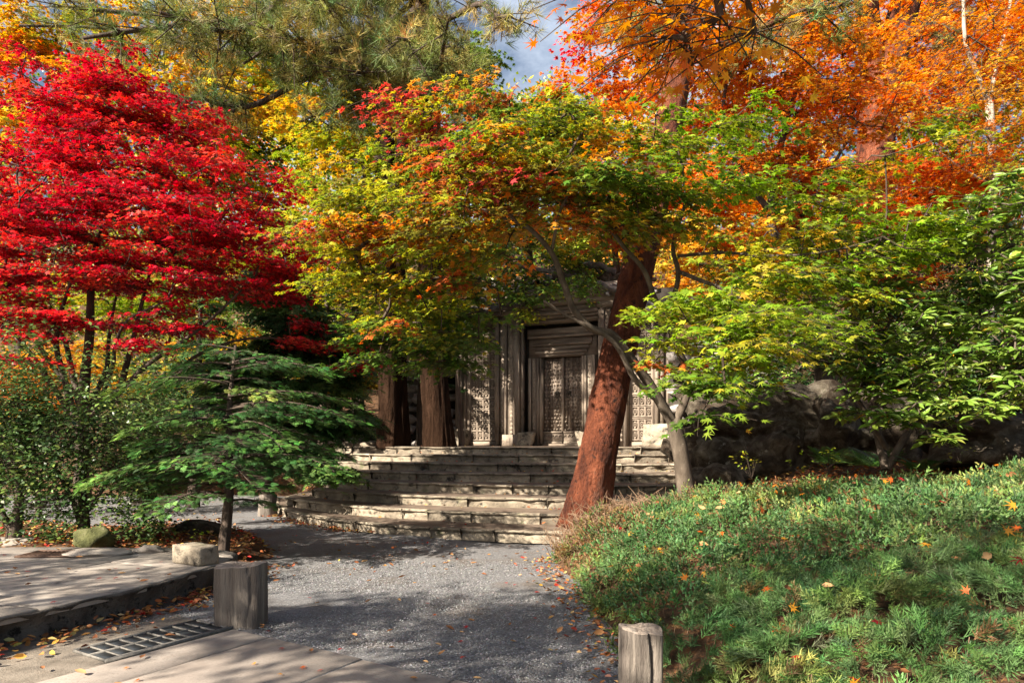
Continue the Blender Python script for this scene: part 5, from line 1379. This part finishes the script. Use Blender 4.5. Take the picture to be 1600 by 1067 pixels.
shrub('evergreen_shrub', 'evergreen shrub with two bare trunks at the left edge', b_, [([b_, b_ + [.05, 0, .3], b_ + [.1, 0, .65], b_ + [.05, 0, 1.1]], .10, .03), ([b_ + [.03, 0, .22], b_ + [-.14, 0, .5], b_ + [-.16, 0, 1.0]], .06, .02)],
      [(10, 660, 9.1, .45, .5, .3, 30, SH, .2), (40, 640, 9.3, .4, .4, .25, 20, SH, .2), (-30, 720, 9.0, .3, .4, .3, 14, SH, .2), (15, 720, 8.9, .25, .3, .2, 10, SH, 0)], SH)
b_ = np.array([at(240, 0, 10.2)[0], 10.2, .05])
shrub('evergreen_shrub', 'low shrub with crooked bare stems under the hemlock sprays', b_, [([b_, b_ + [.12, 0, .2], b_ + [.1, 0, .45], b_ + [.25, 0, .7]], .045, .02), ([b_ + [0, 0, .05], b_ + [-.15, 0, .3], b_ + [-.1, 0, .6]], .035, .015)],
      [(225, 750, 10.0, .35, .3, .2, 14, SH, 0), (265, 720, 10.2, .4, .4, .2, 16, SH, 0), (190, 720, 10.2, .3, .3, .2, 12, SH, 0)], SH)
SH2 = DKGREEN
b_ = np.array([at(60, 0, 13.5)[0], 13.5, 0])
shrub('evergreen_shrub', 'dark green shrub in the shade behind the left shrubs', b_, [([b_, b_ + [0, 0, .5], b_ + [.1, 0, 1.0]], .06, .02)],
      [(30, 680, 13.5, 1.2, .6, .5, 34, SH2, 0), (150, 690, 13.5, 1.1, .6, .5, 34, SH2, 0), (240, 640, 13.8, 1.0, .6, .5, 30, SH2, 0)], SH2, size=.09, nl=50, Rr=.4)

# rhododendrons on the right
def whorls(root, centres, pal, size, keep, tm=LONG, per=9):
    n = len(centres)
    lv = Buf()
    a0 = rng.uniform(0, 6.28, n)
    ax = nrm(np.c_[rng.normal(-.1, .55, n), rng.normal(-.3, .5, n), np.ones(n)])
    a = a0[:, None] + np.arange(per)[None] * (2 * np.pi / per) + rng.normal(0, .2, (n, per))
    X = np.stack([np.cos(a), np.sin(a), rng.normal(-.12, .28, a.shape)], -1) + ax[:, None] * .15
    N = ax[:, None] + rng.normal(0, .22, X.shape)
    P = np.repeat(centres[:, None], per, 1) + nrm(X) * .012
    S = size * rng.uniform(.55, 1.2, a.shape) * rng.uniform(.7, 1.1, (n, 1))
    c = jitter(np.repeat(pick(pal, n)[:, None], per, 1).reshape(-1, 3), .2)
    yel = rng.uniform(0, 1, len(c)) < .012
    c[yel] = (.55, .33, .03)
    P, X, N, S = P.reshape(-1, 3), X.reshape(-1, 3), N.reshape(-1, 3), S.ravel()
    o = np.argsort(P[:, 1] + .0 * P[:, 0] + 50 * (P[:, 0] / P[:, 1] > .78))
    k, r = o[:keep], o[keep:]
    lv.add(*place(tm, P[r], X[r], N[r], S[r], c[r]))
    obj('foliage', lv, MAT['glossy'], root, color=True, kind='stuff')
    if keep: leaf_parts((P[k], X[k], N[k], S[k], c[k]), tm, MAT['glossy'], root)
def rhodo(label, base, stems, specs, keep, size=.185):
    root = thing('rhododendron', label, 'shrub', tuple(base))
    nodes0 = []
    for i, (pts, r0, r1) in enumerate(stems):
        b = Buf(); P = limb(b, pts, r0, r1, 12, 8, .15, i)
        obj('stem', b, MAT['greybark'], root, smooth=True)
        nodes0 += list(P[4:])
    Cn, _ = clusters(specs, 1.15)
    tw = Buf(); connect(tw, nodes0, Cn, .004, .003, sag=-.05)
    obj('branches', tw, MAT['greybark'], root, kind='stuff')
    whorls(root, Cn, RHODO, size, keep)
b_ = np.array([at(1385, 0, 9.6)[0], 9.6, 1.1])
rhodo('glossy rhododendron beside the boulders with long leaves in whorls', b_, [([b_, b_ + [-.05, .1, .4], b_ + [-.1, .1, .8], b_ + [-.1, 0, 1.5]], .07, .03), ([b_, b_ + [.3, 0, .5], b_ + [.6, -.1, 1.0], b_ + [.9, -.2, 1.5]], .06, .025), ([b_ + [0, 0, .3], b_ + [-.4, -.2, .8], b_ + [-.7, -.3, 1.2]], .04, .02)],
      [(1400, 510, 8.6, .75, .6, .45, 95, RHODO, .3), (1380, 450, 8.8, .5, .5, .3, 45, RHODO, .3), (1450, 580, 8.4, .65, .5, .35, 75, RHODO, .2), (1370, 600, 8.6, .4, .4, .25, 32, RHODO, 0), (1460, 640, 8.2, .35, .3, .18, 20, RHODO, 0), (1500, 480, 8.8, .6, .5, .4, 60, RHODO, .2), (1400, 650, 8.3, .35, .3, .16, 22, RHODO, 0), (1470, 680, 8.1, .22, .2, .10, 9, RHODO, 0), (1340, 560, 8.5, .35, .4, .3, 30, RHODO, 0), (1520, 640, 8.1, .35, .3, .2, 22, RHODO, 0), (1330, 650, 8.8, .22, .2, .12, 9, RHODO, 0)], 300)
b_ = np.array([at(1640, 0, 9.3)[0], 9.3, 1.2])
rhodo('tall rhododendron filling the right edge above the low sunlit boulder', b_, [([b_, b_ + [-.2, 0, .5], b_ + [-.5, 0, 1.2], b_ + [-.5, 0, 2.2]], .08, .03), ([b_ + [0, 0, .2], b_ + [.3, 0, 1.0], b_ + [.2, 0, 2.0]], .06, .03), ([b_ + [-.1, 0, .3], b_ + [-.7, -.2, .6], b_ + [-1.1, -.3, .9]], .05, .02)],
      [(1550, 350, 8.6, .65, .6, .4, 80, RHODO, .3), (1590, 440, 8.3, .6, .6, .4, 75, RHODO, .3), (1560, 540, 8.2, .6, .5, .4, 75, RHODO, .2), (1600, 600, 8.0, .45, .4, .3, 40, RHODO, 0), (1490, 380, 8.9, .45, .5, .25, 36, RHODO, 0), (1660, 480, 8.4, .6, .6, .7, 60, RHODO, .3), (1590, 300, 8.8, .4, .4, .25, 26, RHODO, 0)], 240)
b_ = np.array([at(1300, 0, 12.8)[0], 12.8, 1.5])
rhodo('shaded rhododendron in the dark gap above the large boulder', b_, [([b_, b_ + [0, 0, .6], b_ + [.1, 0, 1.3]], .06, .03)],
      [(1310, 520, 12.6, 1.0, .6, .7, 80, RHODO, 0), (1230, 560, 12.8, .8, .6, .5, 50, RHODO, 0), (1420, 520, 12.4, 1.2, .6, .9, 80, RHODO, 0), (1560, 560, 12.4, 1.3, .6, .9, 70, RHODO, 0)], 0, .17)

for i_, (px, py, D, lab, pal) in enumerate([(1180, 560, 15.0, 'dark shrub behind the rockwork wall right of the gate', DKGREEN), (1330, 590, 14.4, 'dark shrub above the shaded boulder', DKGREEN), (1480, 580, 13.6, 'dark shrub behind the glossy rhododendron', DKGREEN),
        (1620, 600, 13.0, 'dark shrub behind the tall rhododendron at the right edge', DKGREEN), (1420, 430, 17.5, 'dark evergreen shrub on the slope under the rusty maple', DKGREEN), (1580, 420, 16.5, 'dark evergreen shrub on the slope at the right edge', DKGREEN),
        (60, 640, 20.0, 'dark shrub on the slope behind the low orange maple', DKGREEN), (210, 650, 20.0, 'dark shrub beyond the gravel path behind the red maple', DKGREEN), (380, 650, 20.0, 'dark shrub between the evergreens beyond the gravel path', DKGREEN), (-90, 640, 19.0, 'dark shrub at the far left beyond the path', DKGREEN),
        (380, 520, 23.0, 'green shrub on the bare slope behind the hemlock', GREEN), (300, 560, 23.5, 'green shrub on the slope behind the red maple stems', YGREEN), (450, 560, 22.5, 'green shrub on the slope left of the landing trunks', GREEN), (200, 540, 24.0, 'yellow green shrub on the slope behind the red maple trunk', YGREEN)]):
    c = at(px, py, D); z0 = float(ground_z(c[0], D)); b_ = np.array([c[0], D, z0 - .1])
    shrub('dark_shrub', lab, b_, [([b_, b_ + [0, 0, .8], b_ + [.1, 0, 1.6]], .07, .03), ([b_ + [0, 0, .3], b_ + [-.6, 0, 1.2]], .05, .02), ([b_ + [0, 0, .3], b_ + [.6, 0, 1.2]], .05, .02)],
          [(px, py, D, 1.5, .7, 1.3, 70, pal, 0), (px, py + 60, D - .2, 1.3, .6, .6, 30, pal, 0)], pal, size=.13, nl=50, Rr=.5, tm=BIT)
# fern, seedlings
def fern(label, c, n, L, seed):
    r = np.random.default_rng(seed)
    root = thing('fern', label, 'fern', tuple(c))
    tm = frond(11, .05, 68, .95, .25)
    for k in range(n):
        a = r.uniform(0, 6.28)
        bb = Buf().add(*place(tm, np.array([c]), np.array([[math.cos(a), math.sin(a), r.uniform(.6, 1.3)]]), np.array([[-math.cos(a) * .4, -math.sin(a) * .4, 1]]), np.array([L * r.uniform(.7, 1.1)]), jitter(np.array([(.05, .11, .025)]), .2)))
        obj('frond', bb, MAT['maple'], root, color=True)
fern('green fern at the foot of the shaded boulder', np.array([at(1365, 700, 9.9)[0], 9.9, 1.12]), 11, .5, 1)
fern('smaller fern left of the boulder foot fern', np.array([at(1300, 690, 10.2)[0], 10.2, 1.15]), 9, .42, 2)
fern('dark fern under the rhododendron twigs', np.array([at(1440, 700, 9.3)[0], 9.3, 1.1]), 8, .36, 3)
def seedling(label, c, pal, n, h, seed, size=.06):
    root = thing('seedling', label, 'plant', tuple(c))
    r = np.random.default_rng(seed)
    tips = c + r.normal(0, 1, (n, 3)) * [.12, .1, .05] + np.array([0, 0, 1]) * r.uniform(.4, 1, n)[:, None] * h
    obj('stems', Buf().add(*sticks(np.tile(c, (n, 1)), tips, .004, .002)), MAT['twig'], root)
    m = n * 4
    P = np.repeat(tips, 4, 0) + r.normal(0, .03, (m, 3)); a = r.uniform(0, 6.28, m)
    obj('leaves', Buf().add(*place(OVAL, P, np.c_[np.cos(a), np.sin(a), r.normal(0, .3, m)], r.normal(0, .4, (m, 3)) + [0, 0, 1], size * r.uniform(.6, 1.2, m), jitter(pick(pal, m)))), MAT['maple'], root, color=True)
seedling('yellow leaved seedling against the large boulder', np.array([at(1175, 735, 9.9)[0], 9.9, .95]), YGREEN, 9, .35, 1)
seedling('bright lime seedling among dead leaves right of the large boulder', np.array([at(1295, 725, 9.2)[0], 9.2, 1.05]), LIME, 7, .3, 2)
seedling('pair of lime leaves sprouting left of the lime seedling', np.array([at(1262, 740, 8.8)[0], 8.8, 1.0]), LIME, 5, .3, 3)
seedling('small green sprout near the low sunlit boulder', np.array([at(1500, 715, 8.6)[0], 8.6, 1.2]), LIME, 5, .2, 4)
seedling('green and yellow sprout behind the hewn stone block', np.array([at(318, 850, 8.6)[0], 8.6, .1]), LIME, 7, .25, 5)

# ------------------------------------------------------------------ juniper carpet
def in_juniper(X, Y):
    """Clear of the path, the steps and the leaf covered ground under the trees."""
    d = seg_dist(X, Y, BANK)
    top = np.interp(X, [0, 1.2, 2.2, 3.0, 4.0, 5.0, 6.2, 7.5, 9], [8.6, 8.9, 8.8, 8.2, 7.8, 7.4, 7.5, 7.9, 8.0])
    return inside(X, Y, BANKPOLY) & (d > .02) & (Y < top)
def juniper_h(X, Y):
    return .10 + .11 * (1 + np.sin(X * 2.1 + 1.3 * np.sin(Y * 1.4)) * np.sin(Y * 2.0 + .7 * X)) * .8
n = 26000
q = rng.uniform(0, 1, n)
Y = 1.7 + 7.3 * q ** .9
X = rng.uniform(.5, 1, n) * 0 + rng.uniform(.55, 8.2, n)
ok = in_juniper(X, Y) & (X < .85 * Y + 1.2)
X, Y = X[ok], Y[ok]; n = len(X)
edge = np.clip(seg_dist(X, Y, BANK) / .35, .15, 1)
dens = fbm(np.c_[X, Y, X * 0], .9, 4, 2)
ok = rng.uniform(0, 1, n) < np.clip(.85 + dens * .8, .5, 1)
X, Y, edge, dens = X[ok], Y[ok], edge[ok], dens[ok]; n = len(X)
cg = np.stack(np.meshgrid(np.arange(.3, 9, .46), np.arange(1.4, 9.6, .46)), -1).reshape(-1, 2)
cg = cg + rng.uniform(-.2, .2, cg.shape)
ch = rng.uniform(.10, .30, len(cg))
near_c = np.zeros(n, int)
for s in range(0, n, 4000):
    near_c[s:s + 4000] = np.argmin(((np.c_[X, Y][s:s + 4000, None] - cg[None]) ** 2).sum(-1), 1)
rel = np.c_[X, Y] - cg[near_c]
rr_ = np.linalg.norm(rel, axis=1)
dome = np.clip(1 - (rr_ / .42) ** 2, 0, 1)
Z = ground_z(X, Y) + (.09 + (ch[near_c] * dome * .75 + .02)) * edge * rng.uniform(.35, 1.0, n) ** .6
lean_ = cg[near_c] * 7.3
ld = np.c_[np.cos(lean_.sum(1)), np.sin(lean_.sum(1))]
XX = np.c_[rel / .3 + ld * .45 + rng.normal(0, .3, (n, 2)), rng.uniform(.05, .55, n)]
near = Y < 4.6
cc = jitter(pick(BLUEGREEN, len(cg))[near_c], .22)
old = rng.uniform(0, 1, n) < np.where(Y > 8.0, .40, .06) + np.where((X < 1.5) & (Y > 7.2), .4, 0)
cc[old] = jitter(pick([(2, (.20, .12, .05)), (1, (.14, .12, .04))], int(old.sum())))
tmN = [plume(110, s, .017) for s in range(3)]; tmF = [plume(24, 10 + s, .042) for s in range(3)]
jb = Buf()
for s in range(3):
    for nearq, tms in ((True, tmN), (False, tmF)):
        k = (near == nearq) & (np.arange(n) % 3 == s)
        sz = rng.uniform(.11, .19, int(k.sum())) * (1.0 if nearq else 1.12)
        jb.add(*place(tms[s], np.c_[X, Y, Z][k], XX[k], rng.normal(0, .4, (int(k.sum()), 3)) + [0, 0, 1], sz, cc[k]))
obj('juniper_carpet', jb, MAT['needle'], color=True, kind='stuff')
JX = (X.copy(), Y.copy(), Z.copy(), XX.copy(), dome.copy())
jt = Buf()
k = rng.uniform(0, 1, n) < .06
jt.add(*sticks(np.c_[X, Y, ground_z(X, Y)][k], np.c_[X, Y, Z][k] + XX[k] * .05, .005, .003))
obj('juniper_stems', jt, MAT['drygrass'], kind='stuff')
# dead twigs at the foot of the leaning pine
n = 1500
c = np.c_[rng.normal(1.35, .42, n), rng.normal(8.75, .28, n)]
c = c[inside(c[:, 0], c[:, 1], BANKPOLY)]; n = len(c)
g0 = np.c_[c, ground_z(c[:, 0], c[:, 1])]
e = g0 + rng.normal(0, 1, (n, 3)) * [.13, .1, .03] + np.c_[np.zeros((n, 2)), rng.uniform(.05, .30, n)]
e2 = e + rng.normal(0, .09, (n, 3))
obj('dead_twigs', Buf().add(*sticks(g0, e, .005, .004)).add(*sticks(e, e2, .004, .002)), MAT['drygrass'], kind='stuff')

# ------------------------------------------------------------------ fallen leaves
def litter(name, X, Y, Z, pal, smin, smax, tm=CURL, tilt=.45):
    n = len(X); a = rng.uniform(0, 6.28, n)
    obj(name, Buf().add(*place(tm, np.c_[X, Y, Z], np.c_[np.cos(a), np.sin(a), rng.normal(0, .2, n)], rng.normal(0, tilt, (n, 3)) + [0, 0, 1], rng.uniform(smin, smax, n), jitter(pick(pal, n), .25))), MAT['litter'], color=True, kind='stuff')
# along the terrace face
n = 620
t = rng.uniform(0, 1, n) ** .8
fx = np.interp(t, np.linspace(0, 1, len(front)), front[:, 0]); fy = np.interp(t, np.linspace(0, 1, len(front)), front[:, 1])
w = np.abs(rng.normal(0, .17, n)) + .03
X = fx + w * .93; Y = fy - w * .3
litter('fallen_leaves', X, Y, .02 + np.clip(.05 - w * .2, 0, .05) * rng.uniform(.3, 1, n), DRY, .05, .09)
# planting bed behind the terrace
n = 5200
X = rng.uniform(-9.5, -3.0, n); Y = rng.uniform(8.0, 12.4, n)
ok = inside(X, Y, BED); X, Y = X[ok], Y[ok]
litter('fallen_leaves', X, Y, ground_z(X, Y) + rng.uniform(.0, .05, len(X)), DRY, .045, .085)
# right bank behind and between the junipers
n = 12000
X = rng.uniform(.8, 9.5, n); Y = rng.uniform(8.2, 16.0, n)
ok = inside(X, Y, BANKPOLY); X, Y = X[ok], Y[ok]
litter('fallen_leaves', X, Y, ground_z(X, Y) + rng.uniform(0, .05, len(X)), DRY[:3] + [(3, (.40, .10, .02)), (1, (.55, .22, .03))], .05, .085)
# back left slope beside the steps, and drifts against the lowest step
n = 5000
X = rng.uniform(-9, -4.1, n); Y = rng.uniform(14.6, 21.0, n)
ok = ground_z(X, Y) > .05; X, Y = X[ok], Y[ok]
litter('fallen_leaves', X, Y, ground_z(X, Y) + rng.uniform(0, .05, len(X)), DRY[:3] + [(3, (.45, .20, .03))], .06, .10)
n = 420
s = rng.uniform(0, 1, n); pcur = step_curve(0)[:40]
ii = (s * 39).astype(int)
litter('fallen_leaves', pcur[ii, 0] + rng.normal(-.1, .12, n), pcur[ii, 1] - np.abs(rng.normal(0, .14, n)) - .02, np.full(n, .025), DRY, .045, .08)
n = 700
X = rng.uniform(-9, 1.2, n); Y = rng.uniform(7.5, 17.5, n)
ok = ~inside(X, Y, BANKPOLY) & ~inside(X, Y, BED) & ~inside(X, Y, TERRACE) & (Y < 9.6 + .085 * (X - 1.9) ** 2)
X, Y = X[ok], Y[ok]
litter('fallen_leaves', X, Y, np.full(len(X), .02), DRY, .035, .07)
n = 260
litter('fallen_leaves', rng.uniform(-3.4, -2.55, n), rng.uniform(6.0, 8.2, n), np.full(n, .03), DRY, .045, .08)

n = 420
t = rng.uniform(0, 1, n); bx_ = np.interp(t, [0, .3, .6, .85, 1], [.95, .82, .70, .60, .5]); by_ = 3.4 + 5.3 * t
w = np.abs(rng.normal(0, .22, n))
litter('fallen_leaves', bx_ - w, by_, np.full(n, .02), DRY, .035, .065)
LX, LY, LZ_ = [], [], []
for k in range(8):
    pc2 = step_curve(k); m = 34
    ii = rng.integers(8, len(pc2), m)
    LX += list(pc2[ii, 0]); LY += list(pc2[ii, 1] + .9 - np.abs(rng.normal(0, .25, m))); LZ_ += [RISE * (k + 1) + .015] * m
LX, LY, LZ_ = np.array(LX), np.array(LY), np.array(LZ_)
ok = LY < 17.5
litter('fallen_leaves', LX[ok], LY[ok], LZ_[ok], DRY, .045, .08)
# leaves one can pick out, each a thing of its own
def singles(pts, kinds, group_place):
    """kinds: (name, label, template, colours, size range)."""
    meshes = {}
    for i, p in enumerate(pts):
        nm, lab, tm, cols, sr, grp = kinds[int(rng.integers(0, len(kinds)))]
        ci = int(rng.integers(0, len(cols)))
        key = (lab, ci)
        if key not in meshes: meshes[key] = Buf().add(tm[0], tm[1], None, np.array(cols[ci])).mesh(nm, MAT['litter' if 'dry' in lab else 'maple'], None, False, True)
        a = rng.uniform(0, 6.28)
        x, y, z = basis(np.array([math.cos(a), math.sin(a), rng.normal(0, .15)]), (rng.normal(0, .4, 3) + [0, -.65, .8]) if group_place == 'j' else (rng.normal(0, .12, 3) + [0, 0, 1]))
        s = rng.uniform(*sr)
        M4 = Matrix([[x[r] * s, y[r] * s, z[r] * s, p[r]] for r in range(3)] + [[0, 0, 0, 1]])
        inst(nm, meshes[key], None, M4, label=lab, category='leaf', group=grp)
OR = [(.62, .20, .02), (.66, .30, .03), (.58, .12, .02)]
RD = [(.50, .03, .02), (.40, .02, .025)]
BR = [(.36, .18, .075), (.28, .12, .05), (.46, .28, .13)]
# on the juniper
X, Y, Z, XX, dome = JX
topz = np.c_[X, Y, Z] + np.c_[XX[:, :2] * .06, XX[:, 2] * .11 + .05]
hi = (dome > .55) & (topz[:, 0] < .78 * topz[:, 1]) & (topz[:, 1] > 2.3)
sel = rng.choice(np.flatnonzero(hi), 150, replace=False)
pts = topz[sel]
singles(pts, [('maple_leaf', 'orange maple leaf caught on the green juniper', LEAF7, OR, (.045, .07), 'orange maple leaves on the juniper'), ('maple_leaf', 'red maple leaf caught on the green juniper', LEAF7, RD, (.04, .055), 'red maple leaves on the juniper'),
              ('dry_leaf', 'dry curled brown leaf lying on the green juniper', CURL, BR, (.07, .11), 'dry leaves on the juniper'), ('maple_leaf', 'orange maple leaf caught on the green juniper', LEAF7, OR, (.045, .07), 'orange maple leaves on the juniper')], 'j')
# on paving and gravel
pts = []
while len(pts) < 95:
    y = 3.9 + 5 * rng.uniform() ** 1.5; x = rng.uniform(-3.6, .7)
    if not inside(np.array([x]), np.array([y]), TERRACE)[0] and not inside(np.array([x]), np.array([y]), BANKPOLY)[0]: pts.append((x, y, .03))
singles(pts, [('dry_leaf', 'dry tan leaf lying on the gravel or paving', CURL, BR, (.06, .10), 'dry leaves on the path'), ('dry_leaf', 'dry tan leaf lying on the gravel or paving', CURL, BR, (.06, .10), 'dry leaves on the path'), ('dry_leaf', 'dry tan leaf lying on the gravel or paving', CURL, BR, (.05, .09), 'dry leaves on the path'),
              ('maple_leaf', 'red maple leaf lying on the gravel or paving', LEAF7, RD, (.025, .04), 'red maple leaves on the path'), ('maple_leaf', 'orange maple leaf lying on the gravel or paving', LEAF7, OR, (.025, .04), 'orange maple leaves on the path')], 'p')
pts = []
while len(pts) < 34:
    y = rng.uniform(5, 8.1); x = rng.uniform(-6.0, -3.1)
    if inside(np.array([x]), np.array([y]), TERRACE)[0]: pts.append((x, y, TZ + .02))
singles(pts, [('maple_leaf', 'red maple leaf lying on the worn terrace', LEAF7, RD, (.03, .045), 'red maple leaves on the terrace'), ('dry_leaf', 'dry leaf lying on the worn terrace', CURL, BR, (.06, .09), 'dry leaves on the terrace')], 'p')

# ------------------------------------------------------------------ far wood, and the trees beside the photographer that shade the path
nc_, per = 2600, 36
th = rng.uniform(-1.12, 1.12, nc_); D = 27 + 22 * rng.uniform(0, 1, nc_) ** .8
X = D * np.tan(th * .85)
hz = rng.uniform(0, 1, nc_) ** .85 * (10.5 + 2.5 * np.sin(X * .35) + 1.5 * np.sin(X * .9 + 1))
c_ = np.c_[X, D, ground_z(X, D) + hz]
gap = np.abs(X / D - .03) < .06
c_[:, 2] = np.where(gap, np.minimum(c_[:, 2], 1.5 + D * .50), c_[:, 2])
P = np.repeat(c_, per, 0) + rng.normal(0, 1, (nc_ * per, 3)) * [.75, .75, .42]
X, D = P[:, 0], P[:, 1]
n = len(P)
X0 = np.repeat(c_[:, 0], per); D0 = np.repeat(c_[:, 1], per)
cl = np.floor(X0 / 3.2).astype(int) + 7 * np.floor(D0 / 8).astype(int)
pals = [DKGREEN, GOLD, YGREEN, GREEN, ORANGE, DKGREEN, OLIVE, GREEN]
cc = np.zeros((n, 3))
for m in range(8):
    k = (cl * 5 + 3) % 8 == m
    cc[k] = pick(pals[m], int(k.sum()))
obj('far_wood', Buf().add(*place(BIT, P, rng.normal(0, 1, (n, 3)), rng.normal(0, 1, (n, 3)) + [0, -.3, .6], (.15 + .22 * (D0 - 27) / 21) * rng.uniform(.7, 1.4, n), jitter(cc))), MAT['maple'], color=True, kind='stuff')
def shade_tree(name, label, base, h, specs, pal, size, nl, Rr, seed, bark='darkbark', keep=0, tm=BIT):
    base = np.asarray(base, float)
    stems = [([base, base + [.1, 0, h * .4], base + [.0, .1, h]], .2, .06)]
    P, Cc = [], []
    for c, r, n in specs:
        P.append(in_ellipsoid(c, r, n)); Cc.append(pick(pal, n))
    root = thing(name, label, 'tree', tuple(base))
    b = Buf(); Q = limb(b, *stems[0], 20, 12, .1, seed, .3)
    obj('trunk', b, MAT[bark], root, smooth=True)
    Cn, Cc = np.vstack(P), np.vstack(Cc)
    lv, tw = Buf(), Buf()
    bs, kept = fan(Cn, Cc, Cn - base * [1, 1, 0] - np.array([0, 0, 0]), Rr, nl, size, tm, lv, tw, mixpal=pal, keep=keep)
    connect(tw, list(Q[8:]), bs)
    obj('branches', tw, MAT['twig'], root, kind='stuff')
    obj('crown', lv, MAT['maple'], root, color=True, kind='stuff')
    if kept: leaf_parts(kept, tm, MAT['maple'], root)
    return root
shade_tree('evergreen_tree', 'broad evergreen standing left of the path beside the photographer', (-9.4, 1.0, 0), 5.5, [((-7.8, .4, 5.8), (2.3, 1.0, .6), 60), ((-10.6, 2.2, 5.2), (1.7, 1.6, .7), 50), ((-9.3, 5.0, 5.2), (1.2, .8, .5), 24)], DKGREEN, .16, 40, .6, 3)
shade_tree('evergreen_tree', 'tall evergreen behind the photographer to the left', (-6.5, -1.2, 0), 6.5, [((-6.4, -.3, 5.6), (1.8, 1.3, 1.2), 70), ((-4.6, -.6, 6.2), (1.5, 1.3, 1.2), 44)], DKGREEN, .16, 36, .6, 4)
shade_tree('orange_maple', 'orange maple arching over the camera, its lowest sprays hanging into the top', (3.2, -.8, .6), 4.2, [(at(1065, 40, 2.6), (.22, .2, .16), 5), (at(1010, -30, 2.5), (.25, .3, .12), 5), (at(1110, -50, 2.6), (.25, .3, .1), 3), ((-2.2, 1.8, 4.7), (.9, .6, .3), 9), ((0, 3.2, 5.0), (.9, .5, .3), 9), ((1.3, 4.0, 5.3), (.8, .5, .3), 9), ((-1.1, .4, 4.7), (.8, .6, .3), 10), ((.6, 1.6, 4.6), (.6, .5, .3), 8)], ORANGE[:3], .046, 42, .32, 5, 'greybark', 90, LEAF7)
